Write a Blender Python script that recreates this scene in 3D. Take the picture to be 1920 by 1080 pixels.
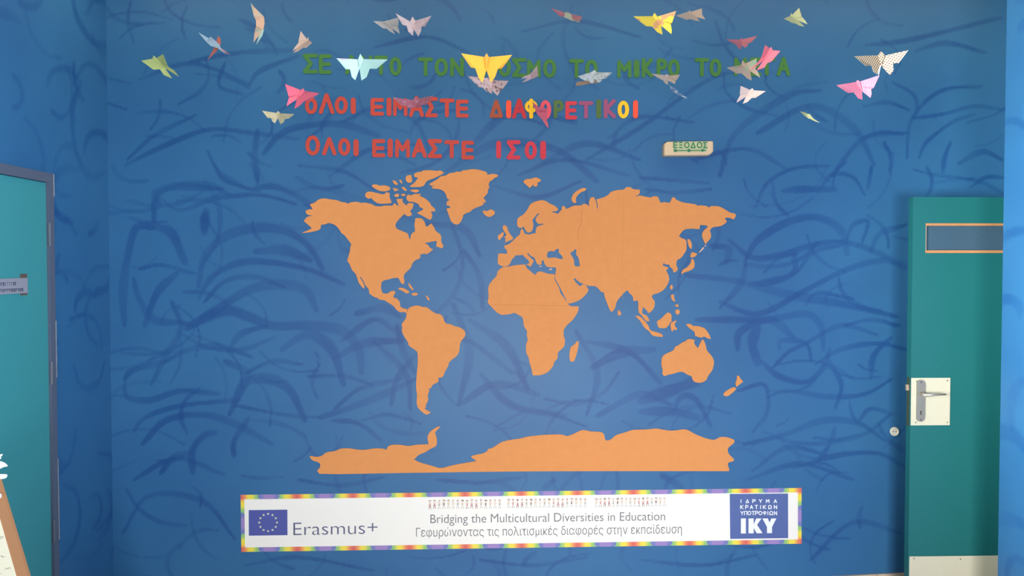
import bpy, bmesh, math, random
import numpy as np
from mathutils import Vector, Matrix
from mathutils.geometry import tessellate_polygon

random.seed(7)
for o in list(bpy.data.objects):
    bpy.data.objects.remove(o)
SC = bpy.context.scene
COL = SC.collection

# ------------------------------------------------------------------ camera
F = 1600.0                       # focal length in pixels of the 1920 wide frame
PITCH = math.radians(1.62)       # looking a little down
YAW = math.radians(1.7)          # and a little to the right
CAM = Vector((0, 0, 1.70))
fw = Vector((math.sin(YAW) * math.cos(PITCH), math.cos(YAW) * math.cos(PITCH), -math.sin(PITCH)))
rt = Vector((math.cos(YAW), -math.sin(YAW), 0))
up = rt.cross(fw)
cam_d = bpy.data.cameras.new('camera')
cam_d.sensor_width = 36
cam_d.lens = F / 1920 * 36
cam_d.clip_start = 0.05
cam = bpy.data.objects.new('camera', cam_d)
COL.objects.link(cam)
cam.matrix_world = Matrix((
    (rt.x, up.x, -fw.x, CAM.x), (rt.y, up.y, -fw.y, CAM.y), (rt.z, up.z, -fw.z, CAM.z), (0, 0, 0, 1)))
SC.camera = cam

# ------------------------------------------------------------------ world, lights, exposure
W = bpy.data.worlds.new('world')
SC.world = W
W.use_nodes = True
W.node_tree.nodes['Background'].inputs[0].default_value = (0.75, 0.85, 1.0, 1)
W.node_tree.nodes['Background'].inputs[1].default_value = 0.6
SC.view_settings.view_transform = 'Standard'
SC.view_settings.look = 'None'
SC.view_settings.gamma = 1
SC.view_settings.use_curve_mapping = False
SC.view_settings.exposure = 0.0


def area(name, loc, target, sx, sy, power, col=(1, 1, 1), spread=180):
    d = bpy.data.lights.new(name, 'AREA')
    d.shape = 'RECTANGLE'
    d.size, d.size_y = sx, sy
    d.energy = power
    d.color = col
    d.spread = math.radians(spread)
    o = bpy.data.objects.new(name, d)
    COL.objects.link(o)
    o.location = loc
    o.rotation_euler = (Vector(target) - Vector(loc)).to_track_quat('-Z', 'Y').to_euler()
    return o


# daylight: glazed doors behind the camera, a window in the left wall; then added fills from the right and above
area('daylight_rear', (0.35, -2.95, 0.75), (0.75, 4.4, 0.40), 1.8, 1.3, 62, (1.0, 0.97, 0.93), 60)
area('daylight_side', (-1.95, 0.6, 1.75), (2.3, 2.75, 1.7), 1.5, 1.4, 205, (0.95, 0.98, 0.90), 46)
area('fill_right', (1.95, -0.3, 1.75), (-2.2, 2.7, 2.0), 1.5, 1.4, 43, (0.95, 0.98, 1.0), 60)  # added fill without a known source, brightens the left wall and door
area('warm_top_fill', (0.4, 3.95, 3.235), (0.4, 3.95, 0), 4.8, 0.10, 28, (1.0, 0.74, 0.38))  # added warm fill, stands in for the grey haze along the wall top

# ------------------------------------------------------------------ pixel helpers
D = 4.40                          # the painted end wall stands at y = D


def ray(px, py):
    return fw + rt * ((px - 960) / F) + up * ((540 - py) / F)


def at_y(px, py, y):
    r = ray(px, py)
    return CAM + r * (y / r.y)


def at_x(px, py, x):
    r = ray(px, py)
    return CAM + r * (x / r.x)


def at_depth(px, py, z):
    return CAM + ray(px, py) * z


def crop(x0, y0, s, pts):
    return [(x0 + x / s, y0 + y / s) for x, y in pts]


# ------------------------------------------------------------------ materials
MATS = {}


def s2l(c):
    return tuple(((v / 255) / 12.92 if v / 255 <= 0.04045 else ((v / 255 + 0.055) / 1.055) ** 2.4) for v in c)


def mat(name, rgb, rough=0.7, metal=0.0, var=0.06, scale=40, spec=0.3, bump=0.0):
    """plain surface with a little procedural variation; rgb is linear"""
    if name in MATS:
        return MATS[name]
    m = bpy.data.materials.new(name)
    m.use_nodes = True
    nt = m.node_tree
    b = nt.nodes['Principled BSDF']
    b.inputs['Roughness'].default_value = rough
    b.inputs['Metallic'].default_value = metal
    b.inputs['Specular IOR Level'].default_value = spec
    tc = nt.nodes.new('ShaderNodeTexCoord')
    n = nt.nodes.new('ShaderNodeTexNoise')
    n.inputs['Scale'].default_value = scale
    n.inputs['Detail'].default_value = 4
    nt.links.new(tc.outputs['Object'], n.inputs['Vector'])
    mx = nt.nodes.new('ShaderNodeMix')
    mx.data_type = 'RGBA'
    mx.inputs[6].default_value = (*[v * (1 - var) for v in rgb], 1)
    mx.inputs[7].default_value = (*[min(1, v * (1 + var)) for v in rgb], 1)
    nt.links.new(n.outputs[0], mx.inputs[0])
    nt.links.new(mx.outputs[2], b.inputs['Base Color'])
    if bump:
        bp = nt.nodes.new('ShaderNodeBump')
        bp.inputs['Strength'].default_value = bump
        bp.inputs['Distance'].default_value = 0.002
        nt.links.new(n.outputs[0], bp.inputs['Height'])
        nt.links.new(bp.outputs[0], b.inputs['Normal'])
    MATS[name] = m
    return m


def mat_pattern(name, base, spot, kind, scale, thr=0.35, third=None):
    """printed paper: dots, speckles, checks or patches"""
    if name in MATS:
        return MATS[name]
    m = bpy.data.materials.new(name)
    m.use_nodes = True
    nt = m.node_tree
    b = nt.nodes['Principled BSDF']
    b.inputs['Roughness'].default_value = 0.75
    b.inputs['Specular IOR Level'].default_value = 0.2
    tc = nt.nodes.new('ShaderNodeTexCoord')
    mp = nt.nodes.new('ShaderNodeMapping')
    mp.inputs['Rotation'].default_value = (0, 0.2, 0)
    nt.links.new(tc.outputs['Object'], mp.inputs['Vector'])
    mx = nt.nodes.new('ShaderNodeMix')
    mx.data_type = 'RGBA'
    mx.inputs[6].default_value = (*base, 1)
    mx.inputs[7].default_value = (*spot, 1)
    if kind == 'check':
        sep = nt.nodes.new('ShaderNodeSeparateXYZ')
        nt.links.new(mp.outputs[0], sep.inputs[0])
        vals = []
        for ax in (0, 2):
            w = nt.nodes.new('ShaderNodeMath')
            w.operation = 'MULTIPLY'
            w.inputs[1].default_value = scale
            nt.links.new(sep.outputs[ax], w.inputs[0])
            s = nt.nodes.new('ShaderNodeMath')
            s.operation = 'SINE'
            nt.links.new(w.outputs[0], s.inputs[0])
            vals.append(s)
        p = nt.nodes.new('ShaderNodeMath')
        p.operation = 'MULTIPLY'
        nt.links.new(vals[0].outputs[0], p.inputs[0])
        nt.links.new(vals[1].outputs[0], p.inputs[1])
        g = nt.nodes.new('ShaderNodeMath')
        g.operation = 'GREATER_THAN'
        g.inputs[1].default_value = thr
        nt.links.new(p.outputs[0], g.inputs[0])
        nt.links.new(g.outputs[0], mx.inputs[0])
        if third:
            g2 = nt.nodes.new('ShaderNodeMath')
            g2.operation = 'LESS_THAN'
            g2.inputs[1].default_value = -thr
            nt.links.new(p.outputs[0], g2.inputs[0])
            mx2 = nt.nodes.new('ShaderNodeMix')
            mx2.data_type = 'RGBA'
            nt.links.new(g2.outputs[0], mx2.inputs[0])
            nt.links.new(mx.outputs[2], mx2.inputs[6])
            mx2.inputs[7].default_value = (*third, 1)
            nt.links.new(mx2.outputs[2], b.inputs['Base Color'])
            MATS[name] = m
            return m
    else:
        if kind == 'dot':
            n = nt.nodes.new('ShaderNodeTexVoronoi')
            n.inputs['Scale'].default_value = scale
            n.inputs['Randomness'].default_value = 0.35
            op = 'LESS_THAN'
        else:
            n = nt.nodes.new('ShaderNodeTexNoise')
            n.inputs['Scale'].default_value = scale
            n.inputs['Detail'].default_value = 1
            op = 'GREATER_THAN'
        nt.links.new(mp.outputs[0], n.inputs['Vector'])
        g = nt.nodes.new('ShaderNodeMath')
        g.operation = op
        g.inputs[1].default_value = thr
        nt.links.new(n.outputs[0], g.inputs[0])
        nt.links.new(g.outputs[0], mx.inputs[0])
    nt.links.new(mx.outputs[2], b.inputs['Base Color'])
    MATS[name] = m
    return m


def mat_attr(name, rough=0.6):
    """colour read from the mesh colour attribute 'print'"""
    if name in MATS:
        return MATS[name]
    m = bpy.data.materials.new(name)
    m.use_nodes = True
    nt = m.node_tree
    b = nt.nodes['Principled BSDF']
    b.inputs['Roughness'].default_value = rough
    a = nt.nodes.new('ShaderNodeAttribute')
    a.attribute_name = 'print'
    nt.links.new(a.outputs['Color'], b.inputs['Base Color'])
    MATS[name] = m
    return m


def mat_wall(name, light, dark, rough=0.46, spec=0.26):
    """blue wall paint: pale coat, darker brush arcs from attribute 'paint'"""
    m = bpy.data.materials.new(name)
    m.use_nodes = True
    nt = m.node_tree
    L = nt.links.new
    b = nt.nodes['Principled BSDF']
    b.inputs['Roughness'].default_value = rough
    b.inputs['Specular IOR Level'].default_value = spec
    a = nt.nodes.new('ShaderNodeAttribute')
    a.attribute_name = 'paint'
    tc = nt.nodes.new('ShaderNodeTexCoord')
    n = nt.nodes.new('ShaderNodeTexNoise')
    n.inputs['Scale'].default_value = 14
    n.inputs['Detail'].default_value = 6
    n.inputs['Roughness'].default_value = 0.7
    L(tc.outputs['Object'], n.inputs['Vector'])
    n2 = nt.nodes.new('ShaderNodeTexNoise')
    n2.inputs['Scale'].default_value = 2.2
    n2.inputs['Detail'].default_value = 3
    L(tc.outputs['Object'], n2.inputs['Vector'])
    mr = nt.nodes.new('ShaderNodeMapRange')
    mr.inputs['To Min'].default_value = 0.55
    mr.inputs['To Max'].default_value = 1.25
    L(n.outputs[0], mr.inputs['Value'])
    mu = nt.nodes.new('ShaderNodeMath')
    mu.operation = 'MULTIPLY'
    L(a.outputs['Fac'], mu.inputs[0])
    L(mr.outputs[0], mu.inputs[1])
    mr2 = nt.nodes.new('ShaderNodeMapRange')
    mr2.inputs['From Min'].default_value = 0.35
    mr2.inputs['From Max'].default_value = 0.75
    mr2.inputs['To Min'].default_value = 0.0
    mr2.inputs['To Max'].default_value = 0.3
    L(n2.outputs[0], mr2.inputs['Value'])
    ad = nt.nodes.new('ShaderNodeMath')
    ad.operation = 'ADD'
    ad.use_clamp = True
    L(mu.outputs[0], ad.inputs[0])
    L(mr2.outputs[0], ad.inputs[1])
    mx = nt.nodes.new('ShaderNodeMix')
    mx.data_type = 'RGBA'
    mx.inputs[6].default_value = (*light, 1)
    mx.inputs[7].default_value = (*dark, 1)
    L(ad.outputs[0], mx.inputs[0])
    L(mx.outputs[2], b.inputs['Base Color'])
    bp = nt.nodes.new('ShaderNodeBump')
    bp.inputs['Strength'].default_value = 0.08
    bp.inputs['Distance'].default_value = 0.003
    L(n.outputs[0], bp.inputs['Height'])
    L(bp.outputs[0], b.inputs['Normal'])
    MATS[name] = m
    return m


# ------------------------------------------------------------------ object helpers
def tag(o, label=None, cat=None, group=None, kind=None):
    if label: o['label'] = label
    if cat: o['category'] = cat
    if group: o['group'] = group
    if kind: o['kind'] = kind
    return o


def link(name, bm, ms, parent=None, smooth=False):
    me = bpy.data.meshes.new(name)
    bmesh.ops.recalc_face_normals(bm, faces=bm.faces[:])
    bm.to_mesh(me)
    bm.free()
    if smooth:
        for p in me.polygons: p.use_smooth = True
    for m in (ms if isinstance(ms, (list, tuple)) else [ms]):
        me.materials.append(m)
    o = bpy.data.objects.new(name, me)
    COL.objects.link(o)
    if parent: o.parent = parent
    return o


def recenter(o):
    """move a mesh object's origin to the middle of its vertices"""
    vs = [v.co.copy() for v in o.data.vertices]
    c = Vector([(min(v[i] for v in vs) + max(v[i] for v in vs)) / 2 for i in range(3)])
    o.data.transform(Matrix.Translation(-c))
    o.location = c
    return o


def empty(name, loc):
    o = bpy.data.objects.new(name, None)
    o.empty_display_size = 0.05
    o.location = loc
    COL.objects.link(o)
    return o


def add_box(bm, lo, hi, mi=0):
    x0, y0, z0 = lo
    x1, y1, z1 = hi
    v = [bm.verts.new(p) for p in ((x0, y0, z0), (x1, y0, z0), (x1, y1, z0), (x0, y1, z0),
                                   (x0, y0, z1), (x1, y0, z1), (x1, y1, z1), (x0, y1, z1))]
    for f in ((0, 3, 2, 1), (4, 5, 6, 7), (0, 1, 5, 4), (1, 2, 6, 5), (2, 3, 7, 6), (3, 0, 4, 7)):
        bm.faces.new([v[i] for i in f]).material_index = mi


def box(name, lo, hi, m, parent=None, bevel=0):
    bm = bmesh.new()
    add_box(bm, lo, hi)
    if bevel:
        bmesh.ops.bevel(bm, geom=bm.edges[:], offset=bevel, segments=2, affect='EDGES', profile=0.6)
    return link(name, bm, m, parent)


def add_slab(bm, loops, thick, mi=0):
    """loops: [outer, hole...] of 3-D points forming the front face; thick: vector to the back face"""
    flat = [p for lp in loops for p in lp]
    tris = tessellate_polygon([[Vector(p) for p in lp] for lp in loops])
    fr = [bm.verts.new(p) for p in flat]
    bk = [bm.verts.new(Vector(p) + thick) for p in flat]
    for a, b_, c in tris:
        for vs in ((fr[a], fr[b_], fr[c]), (bk[c], bk[b_], bk[a])):
            try:
                bm.faces.new(vs).material_index = mi
            except ValueError:
                pass
    k = 0
    for lp in loops:
        n = len(lp)
        for i in range(n):
            j = (i + 1) % n
            try:
                bm.faces.new((fr[k + i], fr[k + j], bk[k + j], bk[k + i])).material_index = mi
            except ValueError:
                pass
        k += n


def smooth_loop(pts, keep=35):
    """one corner-cutting pass that keeps sharp corners"""
    out = []
    n = len(pts)
    for i in range(n):
        a, b_, c = Vector(pts[i - 1]), Vector(pts[i]), Vector(pts[(i + 1) % n])
        u, v = b_ - a, c - b_
        if u.length < 1e-6 or v.length < 1e-6:
            continue
        ang = math.degrees(u.angle(v))
        if ang > 75 or min(u.length, v.length) < 0.8:
            out.append(tuple(b_))
        else:
            out.append(tuple(b_ - u * 0.22))
            out.append(tuple(b_ + v * 0.22))
    return out


def wall_slab(bm, loops_px, gap, th, y=D, mi=0, smooth=True):
    lp = []
    for l in loops_px:
        l2 = smooth_loop(l) if smooth else l
        lp.append([at_y(px, py, y - gap - th) for px, py in l2])
    add_slab(bm, lp, Vector((0, th, 0)), mi)


def add_ribbon(bm, pts, w, y, th, mi=0, closed=False):
    """flat stroke with round ends along 2-D points (x,z) on a plane facing -y"""
    pts = [Vector(p) for p in pts]
    n = len(pts)
    L, R = [], []
    for i in range(n):
        if closed:
            d = pts[(i + 1) % n] - pts[i - 1]
        else:
            d = pts[min(i + 1, n - 1)] - pts[max(i - 1, 0)]
        d.normalize()
        nrm = Vector((-d.y, d.x))
        k = 1.0
        if 0 < i < n - 1 or closed:
            d1 = (pts[i] - pts[i - 1]).normalized()
            c = max(0.55, abs(d1.dot(d)))
            k = 1 / c
        L.append(pts[i] + nrm * w / 2 * k)
        R.append(pts[i] - nrm * w / 2 * k)
    T = Vector((0, th, 0))
    if closed:
        add_slab(bm, [[(p.x, y, p.y) for p in L], [(p.x, y, p.y) for p in R]], T, mi)
        return
    cap = []
    d = (pts[-1] - pts[-2]).normalized()
    a0 = math.atan2(d.y, d.x)
    c1 = [pts[-1] + Vector((math.cos(a0 + a), math.sin(a0 + a))) * w / 2 for a in (1.1, 0.55, 0, -0.55, -1.1)]
    d = (pts[0] - pts[1]).normalized()
    a0 = math.atan2(d.y, d.x)
    c0 = [pts[0] + Vector((math.cos(a0 + a), math.sin(a0 + a))) * w / 2 for a in (1.1, 0.55, 0, -0.55, -1.1)]
    loop = L + c1 + R[::-1] + c0
    add_slab(bm, [[(p.x, y, p.y) for p in loop]], T, mi)


def add_tube(bm, pts, r, seg=8, mi=0, r2=None):
    pts = [Vector(p) for p in pts]
    rings = []
    for i, p in enumerate(pts):
        d = (pts[min(i + 1, len(pts) - 1)] - pts[max(i - 1, 0)]).normalized()
        a = d.cross(Vector((0, 0, 1)))
        if a.length < 1e-3: a = d.cross(Vector((1, 0, 0)))
        a.normalize()
        b_ = d.cross(a)
        rr = r if r2 is None else r + (r2 - r) * i / (len(pts) - 1)
        rings.append([bm.verts.new(p + (a * math.cos(t) + b_ * math.sin(t)) * rr)
                      for t in [2 * math.pi * k / seg for k in range(seg)]])
    for A, B in zip(rings, rings[1:]):
        for k in range(seg):
            bm.faces.new((A[k], A[(k + 1) % seg], B[(k + 1) % seg], B[k])).material_index = mi
    bm.faces.new(rings[0][::-1]).material_index = mi
    bm.faces.new(rings[-1]).material_index = mi


def add_disc(bm, cx, cz, r, y, th, seg=20, mi=0, rz=None):
    rz = rz or r
    add_slab(bm, [[(cx + r * math.cos(2 * math.pi * k / seg), y, cz + rz * math.sin(2 * math.pi * k / seg))
                   for k in range(seg)]], Vector((0, th, 0)), mi)


# ------------------------------------------------------------------ the painted walls
def spline(pts, n=14):
    P = [np.array(p, float) for p in pts]
    if len(P) == 2:
        return [P[0] + (P[1] - P[0]) * t for t in np.linspace(0, 1, n)]
    P = [2 * P[0] - P[1]] + P + [2 * P[-1] - P[-2]]
    out = []
    for i in range(1, len(P) - 2):
        for t in np.linspace(0, 1, n, endpoint=False):
            a, b_, c, d = P[i - 1], P[i], P[i + 1], P[i + 2]
            out.append(0.5 * (2 * b_ + (c - a) * t + (2 * a - 5 * b_ + 4 * c - d) * t * t
                              + (3 * b_ - a - 3 * c + d) * t ** 3))
    out.append(P[-2])
    return out


def raster(strokes, u0, u1, v0, v1, cell):
    nu, nv = int(round((u1 - u0) / cell)) + 1, int(round((v1 - v0) / cell)) + 1
    field = np.zeros((nv, nu))
    rng = np.random.RandomState(5)
    for pts, w, op in strokes:
        sp = spline(pts)
        dense = []
        for a, b_ in zip(sp, sp[1:]):
            k = max(1, int(np.linalg.norm(b_ - a) / (cell * 0.6)))
            dense += [a + (b_ - a) * t / k for t in range(k)]
        dense.append(sp[-1])
        loc = {}
        n = len(dense)
        lay = np.zeros_like(field)
        ph = rng.rand() * 6
        for i, p in enumerate(dense):
            t = i / max(1, n - 1)
            taper = 0.45 + 0.55 * math.sin(math.pi * min(1, max(0, t))) ** 0.5
            r = max(cell * 0.9, w / 2 * taper * (1 + 0.15 * math.sin(9 * t + ph)))
            o = op * (0.8 + 0.2 * math.sin(5 * t + ph))
            iu, iv = (p[0] - u0) / cell, (p[1] - v0) / cell
            R = r / cell * 1.35 + 1
            a0, a1 = max(0, int(iu - R)), min(nu, int(iu + R) + 2)
            b0, b1 = max(0, int(iv - R)), min(nv, int(iv + R) + 2)
            if a0 >= a1 or b0 >= b1: continue
            gx, gy = np.meshgrid(np.arange(a0, a1), np.arange(b0, b1))
            dd = np.sqrt((gx - iu) ** 2 + (gy - iv) ** 2) * cell
            val = o * np.clip((r * 1.15 - dd) / (r * 0.35), 0, 1)
            lay[b0:b1, a0:a1] = np.maximum(lay[b0:b1, a0:a1], val)
        field = 1 - (1 - field) * (1 - lay)
    return field, nu, nv


def paint_mesh(name, strokes, u0, u1, v0, v1, cell, to3d, m, extra=None):
    field, nu, nv = raster(strokes, u0, u1, v0, v1, cell)
    us = np.linspace(u0, u1, nu)
    vs = np.linspace(v0, v1, nv)
    co = [to3d(u, v) for v in vs for u in us]
    idx = np.arange(nu * nv).reshape(nv, nu)
    q = np.stack([idx[:-1, :-1], idx[:-1, 1:], idx[1:, 1:], idx[1:, :-1]], -1).reshape(-1, 4)
    faces = q.tolist()
    vals = field.reshape(-1).tolist()
    if extra:                                 # plain boxes that belong to the same wall
        bm = bmesh.new()
        for lo, hi in extra: add_box(bm, lo, hi)
        bm.verts.index_update()
        k = len(co)
        co += [tuple(v.co) for v in bm.verts]
        faces += [[k + v.index for v in f.verts] for f in bm.faces]
        vals += [0.0] * len(bm.verts)
        bm.free()
    me = bpy.data.meshes.new(name)
    me.from_pydata(co, [], faces)
    at = me.attributes.new('paint', 'FLOAT', 'POINT')
    at.data.foreach_set('value', np.array(vals, dtype=np.float32))
    me.materials.append(m)
    me.update()
    o = bpy.data.objects.new(name, me)
    COL.objects.link(o)
    return o


LIGHT_BLUE = (0.027, 0.126, 0.288)
DARK_BLUE = (0.009, 0.064, 0.218)
M_WALL = mat_wall('blue brushed wall paint', LIGHT_BLUE, DARK_BLUE)

S = []   # strokes in frame pixels of the end wall: (points, width, opacity)


def st(x0, y0, s, pts, w, op=0.75):
    S.append((crop(x0, y0, s, pts), w, op))


for pts, w in [
    ([(160, 230), (100, 230), (70, 330), (55, 450), (60, 560)], 16), ([(160, 225), (220, 250), (265, 350)], 18),
    ([(110, 370), (180, 355), (260, 375), (300, 385)], 8), ([(240, 380), (170, 450), (130, 560)], 15),
    ([(90, 400), (110, 470), (160, 540), (250, 550), (300, 560)], 14),
    ([(310, 430), (330, 330), (400, 260), (500, 230), (600, 240), (680, 290), (730, 370)], 17),
    ([(310, 470), (350, 400), (440, 350), (540, 345), (680, 370), (800, 420)], 12),
    ([(500, 310), (600, 305), (690, 340)], 19), ([(330, 480), (400, 410), (500, 395), (600, 430)], 10),
    ([(270, 570), (380, 500), (480, 440), (580, 420), (670, 440), (710, 510)], 19),
    ([(280, 560), (400, 510), (480, 530), (560, 560), (700, 560), (800, 580), (850, 640), (860, 720)], 20),
    ([(410, 650), (450, 590), (540, 560)], 12), ([(200, 680), (280, 640), (380, 630), (490, 665)], 12),
    ([(60, 740), (90, 710), (200, 680)], 12), ([(60, 740), (70, 800), (150, 810), (250, 780), (380, 790)], 12),
    ([(220, 480), (250, 570), (200, 660), (150, 760)], 12), ([(400, 680), (470, 720), (440, 800), (415, 860)], 17),
    ([(470, 720), (560, 680), (660, 690)], 10), ([(430, 830), (470, 750), (550, 740), (620, 780), (670, 880)], 19),
    ([(590, 640), (680, 590), (760, 640), (800, 760)], 19), ([(770, 670), (870, 620), (1000, 610)], 16),
    ([(840, 520), (930, 500), (990, 530)], 15), ([(770, 840), (860, 770), (1000, 740)], 10),
    ([(680, 730), (800, 730), (900, 760)], 8), ([(720, 870), (840, 830), (960, 780), (1040, 740)], 14),
    ([(440, 830), (600, 860), (720, 870)], 8), ([(120, 960), (200, 880), (320, 860), (430, 890), (560, 960)], 14),
    ([(290, 1060), (290, 980), (330, 930), (370, 920)], 14), ([(90, 920), (130, 870), (250, 830), (450, 810)], 10),
    ([(430, 1000), (430, 950), (480, 870)], 12), ([(180, 1060), (230, 1000), (290, 990)], 12),
    ([(160, 210), (165, 130), (230, 90), (340, 85), (420, 120)], 12),
    ([(180, 130), (250, 170), (370, 130), (520, 120), (640, 150)], 9), ([(330, 240), (335, 170)], 18),
    ([(490, 100), (560, 90), (640, 120), (700, 160)], 12), ([(650, 20), (800, 40), (900, 100)], 8),
    ([(360, 10), (400, 70), (520, 110)], 8), ([(500, 10), (510, 70)], 10),
    ([(860, 880), (950, 860), (1060, 890)], 8), ([(760, 880), (850, 890), (930, 950)], 10),
    ([(980, 560), (1000, 640), (1040, 720)], 14), ([(1040, 660), (980, 740), (960, 830)], 12),
]: st(200, 300, 1.8, pts, w)
for pts, w in [
    ([(390, 160), (430, 80), (520, 30), (640, 20)], 8), ([(480, 105), (560, 100), (660, 100)], 14),
    ([(360, 330), (400, 270), (500, 210), (600, 195), (680, 240), (700, 320)], 16),
    ([(360, 330), (340, 420), (270, 500)], 12),
    ([(300, 270), (380, 330), (480, 320), (620, 280), (740, 290), (900, 360)], 12),
    ([(530, 380), (590, 310), (680, 290)], 9), ([(370, 420), (450, 410), (520, 380), (520, 320)], 14),
    ([(420, 380), (470, 330), (530, 320)], 8), ([(700, 270), (720, 220), (770, 210), (750, 280)], 9),
    ([(160, 390), (330, 410), (480, 450), (700, 490), (870, 530)], 16),
    ([(270, 480), (400, 520), (560, 440), (700, 370), (820, 340), (900, 370)], 12),
    ([(190, 540), (330, 540), (430, 540), (560, 520), (610, 560), (620, 640)], 14),
    ([(330, 640), (340, 580), (440, 540), (520, 600)], 16),
    ([(450, 700), (500, 650), (560, 620), (680, 560), (800, 590)], 10),
    ([(410, 680), (470, 730), (560, 750), (620, 700), (640, 640)], 12),
    ([(590, 690), (680, 640), (800, 620), (900, 640)], 10), ([(640, 680), (680, 760), (660, 840)], 10),
    ([(430, 800), (500, 780), (640, 800), (760, 790), (850, 740)], 10),
    ([(470, 640), (480, 610), (560, 620), (580, 680)], 10), ([(780, 740), (790, 660), (850, 600)], 12),
    ([(0, 815), (100, 780), (210, 740)], 24), ([(0, 850), (110, 850), (200, 870)], 18),
    ([(110, 860), (140, 800), (190, 810), (240, 900)], 12), ([(330, 780), (420, 760), (430, 850), (380, 920)], 9),
    ([(350, 960), (480, 930), (620, 880), (740, 890), (830, 950)], 12), ([(600, 1020), (640, 960), (660, 900)], 10),
    ([(380, 1050), (500, 970), (640, 1000)], 10), ([(520, 1040), (650, 1000), (800, 990), (900, 1040)], 10),
    ([(740, 880), (780, 840), (860, 860)], 9), ([(0, 60), (120, 70), (230, 80)], 8),
    ([(20, 100), (120, 110), (240, 100)], 8), ([(240, 290), (300, 300), (290, 350)], 14),
    ([(560, 490), (600, 450), (720, 470)], 8), ([(690, 560), (780, 540), (880, 560)], 8),
    ([(600, 110), (650, 50), (720, 60), (760, 120)], 8), ([(780, 310), (810, 250), (900, 220)], 12),
    ([(50, 640), (-60, 650), (-160, 700)], 20), ([(400, 560), (380, 620), (400, 690)], 20),
]: st(1200, 300, 1.8, pts, w)
for pts, w in [
    ([(420, 560), (540, 500), (700, 440), (850, 450), (1008, 470)], 10), ([(640, 210), (800, 180), (1000, 170)], 10),
    ([(840, 290), (880, 240), (1008, 190)], 10), ([(870, 440), (860, 520), (870, 620)], 14),
    ([(890, 520), (940, 460), (1008, 430), (1150, 420), (1280, 460)], 14), ([(700, 510), (740, 580), (840, 640)], 8),
    ([(540, 690), (520, 650), (600, 630), (750, 640)], 14), ([(690, 720), (690, 790)], 16),
    ([(430, 540), (520, 460), (660, 390)], 9), ([(760, 210), (740, 290), (820, 320)], 8),
]: st(0, 0, 1.8, pts, w)
for pts, w in [
    ([(250, 590), (330, 500), (430, 450), (600, 440)], 8), ([(250, 600), (400, 580), (560, 540), (720, 560)], 8),
    ([(220, 800), (230, 640), (270, 560), (250, 480), (150, 420)], 8), ([(400, 880), (410, 800), (440, 720)], 10),
    ([(480, 830), (600, 770), (700, 810)], 12), ([(250, 860), (380, 890), (560, 910)], 6),
    ([(540, 950), (620, 900), (720, 900)], 8), ([(280, 800), (320, 720), (450, 620), (560, 580)], 8),
    ([(0, 540), (120, 520), (230, 560)], 8), ([(0, 700), (90, 670), (200, 680)], 8),
    ([(10, 230), (200, 210), (420, 160), (700, 90)], 10), ([(260, 260), (420, 220), (620, 270)], 10),
    ([(40, 840), (20, 960)], 8), ([(100, 720), (140, 800), (130, 870)], 9),
]: st(1620, 0, 2.7, pts, w)
for pts, w in [      # ocean between the continents, above and below the map
    ([(850, 570), (880, 660), (860, 760)], 16), ([(880, 600), (950, 650), (990, 730)], 16),
    ([(870, 470), (900, 520), (905, 580)], 12), ([(800, 420), (870, 430), (900, 480)], 14),
    ([(900, 700), (960, 760), (1060, 780)], 14), ([(860, 760), (930, 720), (1010, 740)], 14),
    ([(1080, 620), (1120, 700), (1100, 780)], 12), ([(1100, 640), (1180, 660), (1240, 720)], 12),
    ([(1120, 780), (1200, 740), (1260, 760)], 14), ([(830, 640), (880, 640), (960, 700)], 10),
    ([(930, 800), (1000, 770), (1100, 800)], 8), ([(700, 640), (760, 700), (770, 770)], 12),
    ([(640, 640), (700, 600), (740, 620)], 12), ([(970, 330), (1060, 300), (1180, 330)], 9),
    ([(840, 320), (930, 270), (1040, 280), (1120, 340)], 16), ([(860, 300), (960, 210), (1080, 230)], 14),
    ([(1010, 310), (1100, 270), (1200, 300)], 12), ([(930, 350), (1010, 370), (1090, 340)], 9),
    ([(1140, 260), (1200, 220), (1300, 230)], 8), ([(1100, 300), (1200, 240), (1330, 150), (1420, 130)], 9),
    ([(1350, 330), (1380, 250), (1480, 180), (1540, 170)], 14), ([(1300, 300), (1400, 280), (1480, 320)], 9),
    ([(1420, 250), (1520, 200), (1600, 240), (1640, 310)], 14), ([(1560, 330), (1620, 260), (1700, 250)], 10),
    ([(640, 230), (720, 200), (780, 230), (810, 300)], 9), ([(620, 330), (700, 280), (780, 310)], 9),
    ([(250, 900), (330, 860), (420, 890)], 10), ([(230, 1000), (280, 930), (380, 940), (440, 1010)], 10),
    ([(460, 1060), (560, 1045), (700, 1070)], 8), ([(560, 900), (640, 910), (720, 895)], 9),
    ([(820, 900), (900, 905), (980, 895)], 9), ([(1040, 900), (1020, 915)], 12), ([(1240, 890), (1280, 915)], 14),
    ([(1400, 900), (1500, 870), (1600, 900)], 10), ([(1520, 1050), (1600, 980), (1690, 1000)], 10),
    ([(900, 1050), (1000, 1060), (1100, 1045)], 8), ([(1200, 1050), (1320, 1060), (1420, 1040)], 8),
    ([(260, 150), (360, 120), (470, 160)], 8), ([(980, 60), (1080, 40), (1200, 70)], 8),
    ([(700, 90), (800, 70), (880, 100)], 8),
]: S.append((pts, w, 0.7))
for k in range(330):                      # fine crossing arcs between the broad strokes
    cx, cy = random.uniform(190, 1890), random.uniform(-30, 1100)
    r = random.uniform(40, 130)
    a0 = random.uniform(0, 6.3)
    sp = random.uniform(0.7, 1.8)
    ec = random.uniform(0.5, 1)
    S.append(([(cx + r * math.cos(a0 + sp * t), cy + r * ec * math.sin(a0 + sp * t)) for t in (0, .33, .66, 1)],
              random.uniform(3, 10), random.uniform(0.3, 0.75)))
PXM = F / D                                # pixels per metre on the wall
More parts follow.
